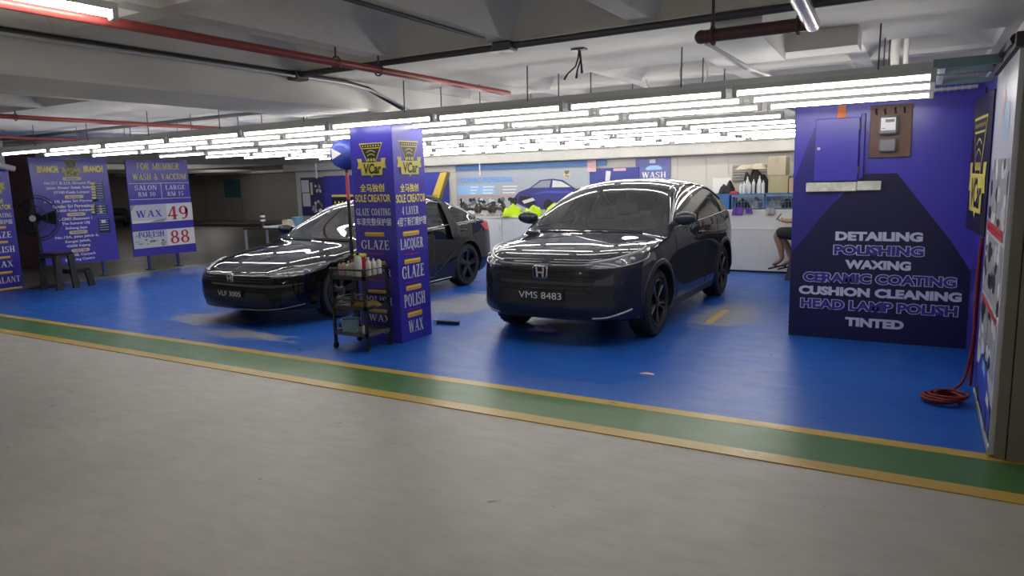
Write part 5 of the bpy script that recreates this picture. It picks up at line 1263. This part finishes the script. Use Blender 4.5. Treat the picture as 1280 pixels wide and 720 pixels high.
b.build('printed_car', [mat('indigo_print', (.035, .035, .20), .4), mat('print_glass', (.25, .28, .34), .4), pgrey_l, black_l, royal_l, pgrey_l], t)
b = MB(); logo_geo(b, F, -6.03, 1.60, .16); b.build('logo', [gold2_l, black_l], t)
b = MB(); b.box(-8.66, -5.2, 12.58, 12.6, 1.81, 1.92); tag(b.build('blue_valance', mat('sky_valance', (.09, .22, .48), .5)), 'sky blue strip along the ledge above the pale banner', 'strip')
t, F = banner('banner', 'dark blue sheet behind the crossover roof, left of the WASH poster', 'banner', -5.54, 1.1, -4.55, 1.76, mat('navy_sheet', (.04, .05, .26), .5), 12.58)
b = MB(); b.flat([(-5.22, 1.2), (-5.10, 1.2), (-5.13, 1.5), (-5.10, 1.70), (-5.20, 1.71), (-5.22, 1.5)], F, .003); b.build('pale_panel', pgrey_l, t)
b = MB(); b.flat(rect(-5.05, 1.70, -4.8, 1.75), F, .003); b.build('pink_patch', mat('pink_print', (.65, .38, .42), .5), t)
b = MB(); b.box(-5.58, -5.40, 12.555, 12.565, 1.70, 1.98); tag(b.build('pink_notice', mat('pink_notice', (.66, .42, .45), .5)), 'pinkish notice hanging over the corner of the navy sheet', 'notice')
t, F = banner('wall_poster', 'blue poster reading WASH with a small pale car above the crossover roof', 'poster', -4.62, 1.2, -3.96, 1.91, mat('wash_blue', (.12, .13, .38), .4))
lettering(t, F, 'WASH', (-4.50, 1.555, -4.04, 1.66), white_l, serif=True); b = MB(); b.flat([(-4.42, 1.70), (-4.12, 1.70), (-4.12, 1.74), (-4.19, 1.78), (-4.34, 1.78), (-4.42, 1.74)], F, .003); b.build('printed_car', lblue_l, t); b = MB(); b.flat(rect(-4.35, 1.82, -4.24, 1.89), F, .003); b.build('printed_square', pgrey_l, t)
t, F = banner('louvre_vent', 'grey louvre vent in the white back wall above the crates', 'vent', -2.86, 1.45, -2.28, 1.73, mat('louvre_grey', (.30, .29, .27), .5))
for k in range(6): b = MB(); b.obox((0, -.02, .02 + .046 * k), (.28, 0, 0), (0, .014, -.012), (0, .002, .002)); b.build('slat', mat('louvre_slat', (.42, .40, .37), .5), t)
# notice board at the left end of the back wall
t, F = banner('notice_board', 'dark blue notice board with grey sheets and photos at the left end', 'board', -13.3, .85, -12.56, 1.78, mat('navy_board', (.025, .03, .12), .4), 12.59, .02)
b = MB(); b.flat(rect(-13.28, 1.42, -13.02, 1.72), F, .002); b.flat(rect(-13.26, 1.08, -13.0, 1.40), F, .002); b.build('grey_sheet', pgrey_l, t)
b = MB(); b.flat(rect(-12.97, 1.36, -12.90, 1.66), F, .002); b.build('yellow_column', gold2_l, t)
b = MB(); rnd = random.Random(5)
for part in range(2):
    b = MB()
    for k in range(20 if part == 0 else 10):
        u, v = rnd.uniform(-12.94, -12.62), (rnd.uniform(.95, 1.26) if part == 0 else rnd.uniform(1.38, 1.68))
        if part: u = rnd.uniform(-12.8, -12.62)
        b.flat([(u + rnd.uniform(.03, .05) * math.cos(2 * PI * e / 6), v + rnd.uniform(.03, .06) * math.sin(2 * PI * e / 6)) for e in range(6)], F, .002 + .0002 * k, k % 4)
    b.build('photo_collage', [pgrey_l, black_l, grey_l, mat('skin_print', (.35, .22, .16), .5)], t)
# counter goods, left part
neon = mat('neon_cloth', (.50, .72, .02), .8)
cloth('towel', 'neon yellow towel on the counter, leftmost of the three', (-6.86, 11.86, .89), .36, .42, .24, neon, 'towel', 21, 'neon towels on the counter')
cloth('towel', 'neon yellow towel on the counter, middle of the three', (-6.42, 11.84, .89), .36, .36, .22, neon, 'towel', 22, 'neon towels on the counter')
cloth('towel', 'neon yellow towel on the counter beside the crossover mirror', (-5.9, 11.88, .89), .44, .42, .30, neon, 'towel', 23, 'neon towels on the counter')
jm = [mat('polisher_black', (.03, .028, .03), .5), mat('polisher_brown', (.08, .05, .045), .5), mat('polisher_grey', (.32, .31, .32), .5)]
for k, (x, y) in enumerate([(-7.95, 11.85), (-7.78, 12.0), (-7.62, 11.84), (-7.44, 11.98), (-7.28, 11.84), (-7.15, 12.02)]):
    t = thing('polishing_machine', 'dark polishing machine on the counter, %s in its row left of the neon towels' % (['leftmost', 'second', 'third', 'fourth', 'fifth', 'sixth'][k]), 'polisher', (x, y, .89), R(40 * k), 'polishers on the counter')
    b = MB(); b.lathe([(.001, 0), (.075, 0), (.08, .03), (.03, .05), (.03, .075), (.001, .075)], 18, caps=False); b.build('pad', jm[2], t, smooth=40)
    b = MB(); b.hull([(dx, dy, z) for z, r_ in ((.07, .045), (.17, .05), (.2, .03)) for dx, dy in [(r_ * math.cos(2 * PI * i / 10), r_ * math.sin(2 * PI * i / 10)) for i in range(10)]]); b.tube([(0, 0, .13), (.12, 0, .15), (.2, 0, .13)], [.035, .03, .026], 10); b.build('body', jm[k % 2], t, smooth=50)
    b = MB(); b.tube([(0, .05, .15), (0, .1, .2), (0, 0, .25), (0, -.1, .2), (0, -.05, .15)], .013, 8); b.build('handle', jm[(k + 1) % 2], t, smooth=50)
b = MB(); b.box(-.28, .28, -.01, .01, 0, .09); tag(b.build('white_card', white_p, None, (-8.15, 12.2, .89)), 'long white strip of card standing on the counter behind the sedan', 'card')
# crates on the right counter
cr_b = mat('blue_crate_plastic', (.035, .14, .38), .45); cr_d = mat('crate_inside', (.03, .05, .10), .6)
def crate(label, x, wd, solid=False, y=11.74, z=1.016, h=.235):
    t = thing('plastic_crate', label, 'crate', (x, y, z), 0, 'blue crates on the counter'); d = .36
    b = MB(); b.box(0, wd, 0, d, 0, .012)
    if solid: b.box(0, wd, 0, .012, 0, h); b.box(0, wd, d - .012, d, 0, h); b.box(0, .012, 0, d, 0, h); b.box(wd - .012, wd, 0, d, 0, h); b.box(-.006, wd + .006, -.006, .012, h - .025, h)
    else:
        for yy in (0, d - .01):
            for zz, hh in ((0, .02), (.12, .008), (h - .03, .03)): b.box(0, wd, yy, yy + .01, zz, zz + hh)
            n = 10
            for i in range(n + 1): b.box(wd * i / n - .004 + .004, wd * i / n + .004, yy, yy + .01, 0, h)
        for xx in (0, wd - .01):
            for zz, hh in ((0, .02), (.12, .008), (h - .03, .03)): b.box(xx, xx + .01, 0, d, zz, zz + hh)
            for i in range(6): b.box(xx, xx + .01, d * i / 5 - .004, d * i / 5 + .004, 0, h)
    b.build('crate_body', cr_b if solid else mat('blue_crate_grid', (.10, .24, .46), .45), t)
    return t
crate('solid blue crate at the left end of the tall counter', -3.0, .30, True)
crate('open grid blue crate in the middle of the tall counter', -2.67, .50)
crate('open grid blue crate at the right, beside the partition', -2.14, .48)
dk_c = mat('black_cloth', (.02, .02, .022), .9); pu = mat('violet_cloth', (.12, .05, .30), .9); gcl = mat('grey_cloth', (.30, .30, .31), .9)
for lab, x, m_, s in (('dark folded cloths inside the middle crate, left side', -2.54, mat('navy_cloth', (.03, .035, .07), .9), 31), ('grey folded cloths inside the middle crate, right side', -2.30, gcl, 32), ('grey cloths inside the right crate, left side', -2.02, gcl, 33), ('black bundle inside the right crate', -1.80, dk_c, 34)):
    cloth('folded_cloth', lab, (x, 11.92, 1.032), .2, .26, .16, m_, seed=s, group='cloths in the crates')
cloth('hanging_cloth', 'violet cloth hanging over the counter edge below the middle crate', (-2.55, 11.70, 1.02), .15, .2, .03, pu, seed=41, droop=.10)
cloth('hanging_cloth', 'small violet cloth hanging right of the larger one', (-2.38, 11.70, 1.02), .1, .2, .02, pu, seed=42, droop=.07)
cloth('hanging_cloth', 'grey cloth hanging over the counter edge below the right crate', (-2.06, 11.70, 1.02), .15, .2, .02, gcl, seed=43, droop=.09)
# a board over the crates with bottles, boxes and bags
ZB = 1.016 + .238
b = MB(); b.box(-3.02, -1.62, 11.75, 12.4, ZB, ZB + .012); 
for x in (-3.0, -1.66): b.box(x, x + .03, 12.3, 12.36, 1.017, ZB)
tag(b.build('shelf_board', mat('blue_board', (.04, .12, .30), .5)), 'thin blue board lying on top of the crates', 'shelf')
ZB += .013
for k, (x, y, h) in enumerate([(-2.55, 11.86, .17), (-2.49, 11.80, .19), (-2.46, 11.9, .26), (-2.41, 11.82, .18), (-2.36, 11.88, .22), (-2.26, 11.84, .27), (-2.20, 11.82, .20), (-2.30, 11.95, .19)]):
    bottle('white bottle on the crate shelf, %s from the left in its cluster' % ['first', 'second', 'third', 'fourth', 'fifth', 'seventh', 'eighth', 'sixth'][k], x, y, ZB, .026, h, mat('shelf_white_bottle', (.66, .67, .68), .4), bw, 'flip', 'white bottles on the crate shelf')
def carton(label, x0, x1, y0, y1, z, h, m_, group=None):
    t = thing('cardboard_box', label, 'box', ((x0 + x1) / 2, (y0 + y1) / 2, z), 0, group); hx, hy = (x1 - x0) / 2, (y1 - y0) / 2
    b = MB(); b.box(-hx, hx, -hy, hy, 0, h, b=.006); b.build('carton', m_, t)
    b = MB(); b.box(-.03, .03, -hy - .002, -hy + .004, h * .6, h - .002); b.box(-.03, .03, -hy, hy, h - .003, h + .001); b.build('tape', mat('parcel_tape', (.42, .36, .24), .3), t)
    b = MB(); b.box(-hx * .8, hx * .8, -.002, .002, h, h + .002); b.build('flap_line', dark_me, t); return t
kraft = mat('kraft_board', (.40, .36, .20), .7); kraft2 = mat('pale_kraft', (.48, .43, .30), .7)
carton('olive brown carton on the crate shelf, below the paler one', -2.13, -1.83, 11.85, 12.2, ZB, .27, kraft)
carton('pale carton stacked on the olive brown carton', -2.15, -1.87, 11.86, 12.2, ZB + .275, .30, kraft2)
carton('pinkish carton beside the partition at the right end', -1.815, -1.66, 11.84, 12.1, ZB, .23, mat('pink_kraft', (.52, .34, .27), .7))
cloth('bag', 'black bundle of bags behind the white bottles', (-2.39, 12.16, ZB), .44, .30, .42, dk_c, 'bag', 51)
cloth('bag', 'dark bag hanging to the right of the stacked cartons', (-1.72, 12.26, ZB + .235), .18, .2, .42, mat('dark_grey_bag', (.05, .055, .06), .8), 'bag', 52)
cloth('cloth_bundle', 'cream cloth bundle lying over the black bags', (-2.45, 12.2, ZB + .385), .46, .24, .10, mat('cream_cloth', (.50, .44, .34), .9), seed=53)
cloth('bag', 'black bundle at the left end of the shelf board', (-2.82, 12.06, ZB), .26, .26, .2, dk_c, 'bag', 54)
cloth('red_cloth', 'small red cloth in front of the black bags', (-2.66, 11.84, ZB), .14, .14, .05, mat('red_rag', (.45, .03, .05), .9), seed=55)
b = MB(); b.box(-.16, .16, -.01, .01, 0, .26, b=.004); tag(b.build('white_board', white_p, None, (-2.98, 12.36, ZB)), 'square white panel leaning on the wall at the left of the shelf', 'panel')
b = MB(); b.tube([(0, 0, 0), (-.06, 0, .3)], .012, 8); b.tube([(.04, 0, 0), (0, 0, .26)], .008, 6); tag(b.build('broom_stick', mat('grey_stick', (.2, .2, .2), .5), None, (-3.1, 11.95, 1.02)), 'two thin sticks standing at the left end of the tall counter', 'stick')
b = MB(); b.box(-.01, .01, -.008, .008, 0, .25); tag(b.build('fabric_strip', mat('white_cord', (.66, .66, .68), .5), None, (-7.85, 12.28, 1.70)), 'white strip hanging down from the ledge above the pale banner', 'cord')
b = MB(); b.box(-.02, .02, -.012, .012, 0, .36); tag(b.build('fabric_strip', MATS['white_cord'], None, (-12.45, 12.28, 1.75)), 'white strip hanging down from the ledge above the blue banner', 'cord')

# ------------------------------------------------------------------ left background
tb = thing('work_table', 'dark table with cluttered white top beyond the sedan bonnet', 'table', (-11.82, 10.4, .005), R(6))
b = MB(); b.box(-.6, .6, -.35, .35, .70, .73, b=.006); b.build('table_top', mat('dark_table', (.04, .035, .035), .5), tb)
for x in (-.56, .56):
    for y in (-.31, .31): b = MB(); b.box(x - .02, x + .02, y - .02, y + .02, 0, .70); b.build('leg', steel, tb)
b = MB(); b.box(-.05, .55, -.30, .2, .735, .775, b=.01); tag(b.build('white_tray', white_p, None, (-11.77, 10.35, .005)), 'white tray on the dark table beyond the sedan', 'tray')
t = thing('bottle', 'tall dark bottle with two white bands on the dark table', 'bottle', (-12.04, 10.25, .736))
b = MB(); b.lathe([(.001, 0), (.06, 0), (.05, .1), (.05, .22), (.03, .27), (.03, .31), (.001, .31)], 16, caps=False); b.build('body', mat('dark_brown_plastic', (.04, .012, .014), .4), t, smooth=45)
b = MB()
for z in (.13, .215): b.lathe([(.0515, z), (.0515, z + .045)], 16, caps=False)
b.build('band', white_p, t, smooth=45)
t = thing('parasol', 'small teal and white cone-shaped cover by the sedan windscreen', 'cover', (-10.95, 10.2, .005))
b = MB(); b.lathe([(.02, .70), (.13, .96), (.12, .96), (.015, .72)], 12, caps=False); b.build('cone', mat('teal_plastic', (.16, .36, .38), .5), t)
b = MB(); b.tube([(0, 0, 0), (0, 0, .72)], .015, 8); b.lathe([(.13, 0), (.13, .015), (.02, .03)], 16); b.build('stand', steel, t)
b = MB(); b.box(-.1, .1, -.1, .1, 0, .12, b=.01); tag(b.build('cardboard_box', kraft2, None, (-11.37, 10.35, .782)), 'small beige box on the white tray', 'box')
# far end of the car park
b = MB(); b.box(-17.3, -16.7, 7.35, 8.25, 0, 2.5); o = b.build('wall_pillar_maroon', mat('maroon_paint', (.11, .035, .035), .5)); struct(o)
t = thing('wall_panel', 'dim turquoise sign panel far away on the dark wall', 'panel', (-28.9, 22.95, 1.1)); b = MB(); b.box(-.55, .55, -.05, 0, 0, .85); b.build('sheet', mat('dim_turquoise', (.05, .15, .20), .5), t)
t = thing('service_door', 'pale grey service door below the far turquoise panel', 'door', (-28.7, 22.95, 0.004)); b = MB(); b.box(-.4, .4, -.05, 0, 0, 1.1); b.build('leaf', mat('pale_door', (.30, .29, .28), .6), t)
t = thing('wall_panel', 'teal panel over a white pillar, seen between the two boards', 'panel', (-30.94, 16.3, .9)); b = MB(); b.box(0, .05, -.9, .9, .55, 1.5); b.build('teal_sheet', mat('dim_teal', (.10, .30, .32), .5), t); b = MB(); b.box(0, .05, -.9, .9, -.85, .54); b.build('white_sheet', white_p, t)
for x, z in ((-23.4, 1.75), (-24.6, 1.55), (-22.6, .95)):
    pass
t = thing('wall_vent', 'small dark vent high on the far grey wall', 'vent', (-23.0, 22.98, 1.85)); b = MB(); b.box(-.45, .45, -.03, 0, 0, .22); b.build('grille', mat('vent_dark', (.10, .095, .09), .6), t)
t = thing('wall_vent', 'small dark vent low on the far grey wall', 'vent', (-22.6, 22.98, .85)); b = MB(); b.box(-.4, .4, -.03, 0, 0, .2); b.build('grille', MATS['vent_dark'], t)
b = MB(); b.box(-28, -17, 19.0, 19.35, 0, .12); tag(b.build('kerb', mat('dark_kerb', (.05, .045, .045), .6)), 'low dark kerb across the far parking floor', 'kerb')
far_t = mat('lit_far_tube', (1, 1, 1), .5, emit=(1, .96, .9), estr=FAR_POWER)
for i, (x, y, rz, lab) in enumerate([(-20.5, 12.5, 0, 'distant lit tube on the car park ceiling, right of the price board'), (-21, 9.5, PI / 2, 'distant lit tube on the car park ceiling between the two boards'), (-19.5, 7.2, PI / 2, 'distant lit tube behind the top of the address board'), (-24, 17, 0, 'furthest lit tube on the car park ceiling'), (-19, 19.8, 0, 'added lit tube, unseen behind a far ceiling beam, brightening the far wall, right one'), (-26, 19.8, 0, 'added lit tube, unseen behind a far ceiling beam, brightening the far wall, left one')]):  # last two tubes are added out of sight to brighten the far wall
    l = dup(proto, (x, y, 2.4), rz, lab, 'distant car park tubes')
    for ch in l.children:
        if ch.name.startswith('tube'): ch.data = ch.data.copy(); ch.data.materials[0] = far_t
# ------------------------------------------------------------------ seated person behind the partition
def skin_mesh(name, nodes, edges, m_, parent=None, levels=2, root=0):
    me = bpy.data.meshes.new(name); me.from_pydata([n[0] for n in nodes], edges, []); o = bpy.data.objects.new(name, me); col.objects.link(o)
    md = o.modifiers.new('s', 'SKIN'); md.use_smooth_shade = True
    for i, n in enumerate(nodes):
        sv = me.skin_vertices[0].data[i]; r_ = n[1]; sv.radius = (r_, r_) if not isinstance(r_, tuple) else r_; sv.use_root = (i == root)
    sub = o.modifiers.new('u', 'SUBSURF'); sub.levels = levels; sub.render_levels = levels
    dg = bpy.context.evaluated_depsgraph_get(); nm = bpy.data.meshes.new_from_object(o.evaluated_get(dg)); nm.name = name
    bpy.data.objects.remove(o)
    r = bpy.data.objects.new(name, nm); col.objects.link(r); nm.materials.clear(); nm.materials.append(m_)
    nm.polygons.foreach_set('use_smooth', [True] * len(nm.polygons))
    if parent: r.parent = parent
    return r
skin = mat('skin', (.30, .165, .105), .55)
pe = thing('person', 'person in dark shorts and sandals seated behind the partition, holding a phone', 'person', (-1.35, 11.22, .005))
N = []; E_ = []
def nd(p, r_, par=None):
    N.append((p, r_)); i = len(N) - 1
    if par is not None: E_.append((par, i))
    return i
pv = nd((0, 0, .66), .13); sp = nd((.02, 0, .86), .125, pv); ch_ = nd((0, 0, 1.06), .15, sp); nk = nd((-.03, 0, 1.22), .06, ch_); hd = nd((-.06, 0, 1.34), .105, nk); ht = nd((-.045, 0, 1.44), .10, hd)
for s, kx, ky, kz, ax_, az_, fx in ((-1, -.53, -.10, .68, -.42, .30, -.56), (1, -.50, .12, .66, -.32, .27, -.46)):
    hp_ = nd((-.06, s * .10, .66), .10, pv); k_ = nd((kx, ky, kz), .062, hp_); mid = nd(((kx + ax_) / 2 + .03, ky, (kz + az_) / 2), .055, k_); a_ = nd((ax_, ky, az_), .036, mid); f_ = nd((ax_ - .06, ky, az_ - .055), .034, a_); nd((fx, ky, az_ - .10), .026, f_)
for s in (-1, 1):
    sh = nd((0, s * .18, 1.13), .06, ch_); el = nd((-.12, s * .23, .88), .043, sh); wr_ = nd((-.36, s * .08, .86), .028, el); pm = nd((-.42, s * .05, .865), .034, wr_)
    for q in range(4):
        b0 = nd((-.465, s * (.05 - .02 * (q - 1.5)), .87 + .003 * q), .009, pm); b1 = nd((-.50 - .004 * (q % 3), s * (.04 - .018 * (q - 1.5)), .88), .008, b0); nd((-.515, s * (.022 - .016 * (q - 1.5)), .895), .007, b1)
    b0 = nd((-.43, s * .015, .885), .010, pm); nd((-.465, s * .008, .905), .008, b0)
skin_mesh('body', N, E_, skin, pe, 1)
skin_mesh('shorts', [((0, 0, .66), .155), ((-.06, -.10, .67), .125), ((-.53, -.10, .695), .088), ((-.06, .10, .67), .125), ((-.49, .115, .675), .086), ((.01, 0, .78), .145)], [(0, 1), (1, 2), (0, 3), (3, 4), (0, 5)], mat('dark_shorts', (.018, .018, .02), .85), pe, 2)
skin_mesh('shirt', [((.02, 0, .78), .15), ((0, 0, 1.05), .168), ((-.01, 0, 1.17), .10), ((0, -.19, 1.12), .085), ((-.09, -.225, .95), .066), ((0, .19, 1.12), .085), ((-.09, .225, .95), .066)], [(0, 1), (1, 2), (1, 3), (3, 4), (1, 5), (5, 6)], mat('dark_shirt', (.03, .03, .035), .85), pe, 2)
b = MB(); b.ball((-.025, 0, 1.462), (.098, .090, .075), 12); b.ball((.005, 0, 1.41), (.075, .088, .095), 12); b.build('hair', mat('black_hair', (.012, .01, .01), .6), pe, smooth=60)
b = MB(); b.hull([(-.135, y, z) for y, z in ((-.012, 1.345), (.012, 1.345), (0, 1.385))] + [(-.162, 0, 1.348)]); b.tube([(-.135, -.022, 1.315), (-.142, 0, 1.313), (-.135, .022, 1.315)], .005, 6); b.build('nose_and_mouth', mat('lip_skin', (.25, .11, .08), .5), pe)
for s in (-1, 1):
    b = MB(); b.ball((-.142, s * .032, 1.392), .011, 8); b.build('eye', mat('eye_dark', (.05, .04, .035), .2), pe)
    b = MB(); b.ball((-.05, s * .088, 1.375), (.022, .01, .032), 8); b.build('ear', skin, pe)
for y, ax_, az_, fx in ((-.10, -.42, .30, -.56), (.12, -.32, .27, -.46)):
    b = MB(); b.hull([(x, y + dy, z + dz) for x, z in ((ax_ + .06, az_ - .075), (fx - .05, az_ - .145)) for dy in (-.042, .042) for dz in (0, -.022)]); b.tube([(fx + .05, y - .042, az_ - .12), (fx + .045, y, az_ - .06), (fx + .05, y + .042, az_ - .12)], .012, 6); b.build('sandal', mat('dark_sandal', (.025, .02, .018), .6), pe)
b = MB(); b.obox((-.50, 0, .925), (.035, 0, .045), (0, .04, 0), (.003, 0, -.003)); tag(b.build('phone', black_pl, None, (-1.35, 11.22, .005)), 'phone held in the hands of the seated person', 'phone')
t = thing('stool', 'black tapered stool under the seated person, half hidden by the partition', 'stool', (-1.42, 11.22, .005))
b = MB(); b.hull([(x * r_, y * r_, z) for z, r_ in ((0, .28), (.46, .19)) for x, y in ((-1, -1), (1, -1), (1, 1), (-1, 1))]); b.build('body', black_pl, t); b = MB(); b.box(-.19, .19, -.19, .19, .46, .5, b=.02); b.build('seat', black_pl, t)
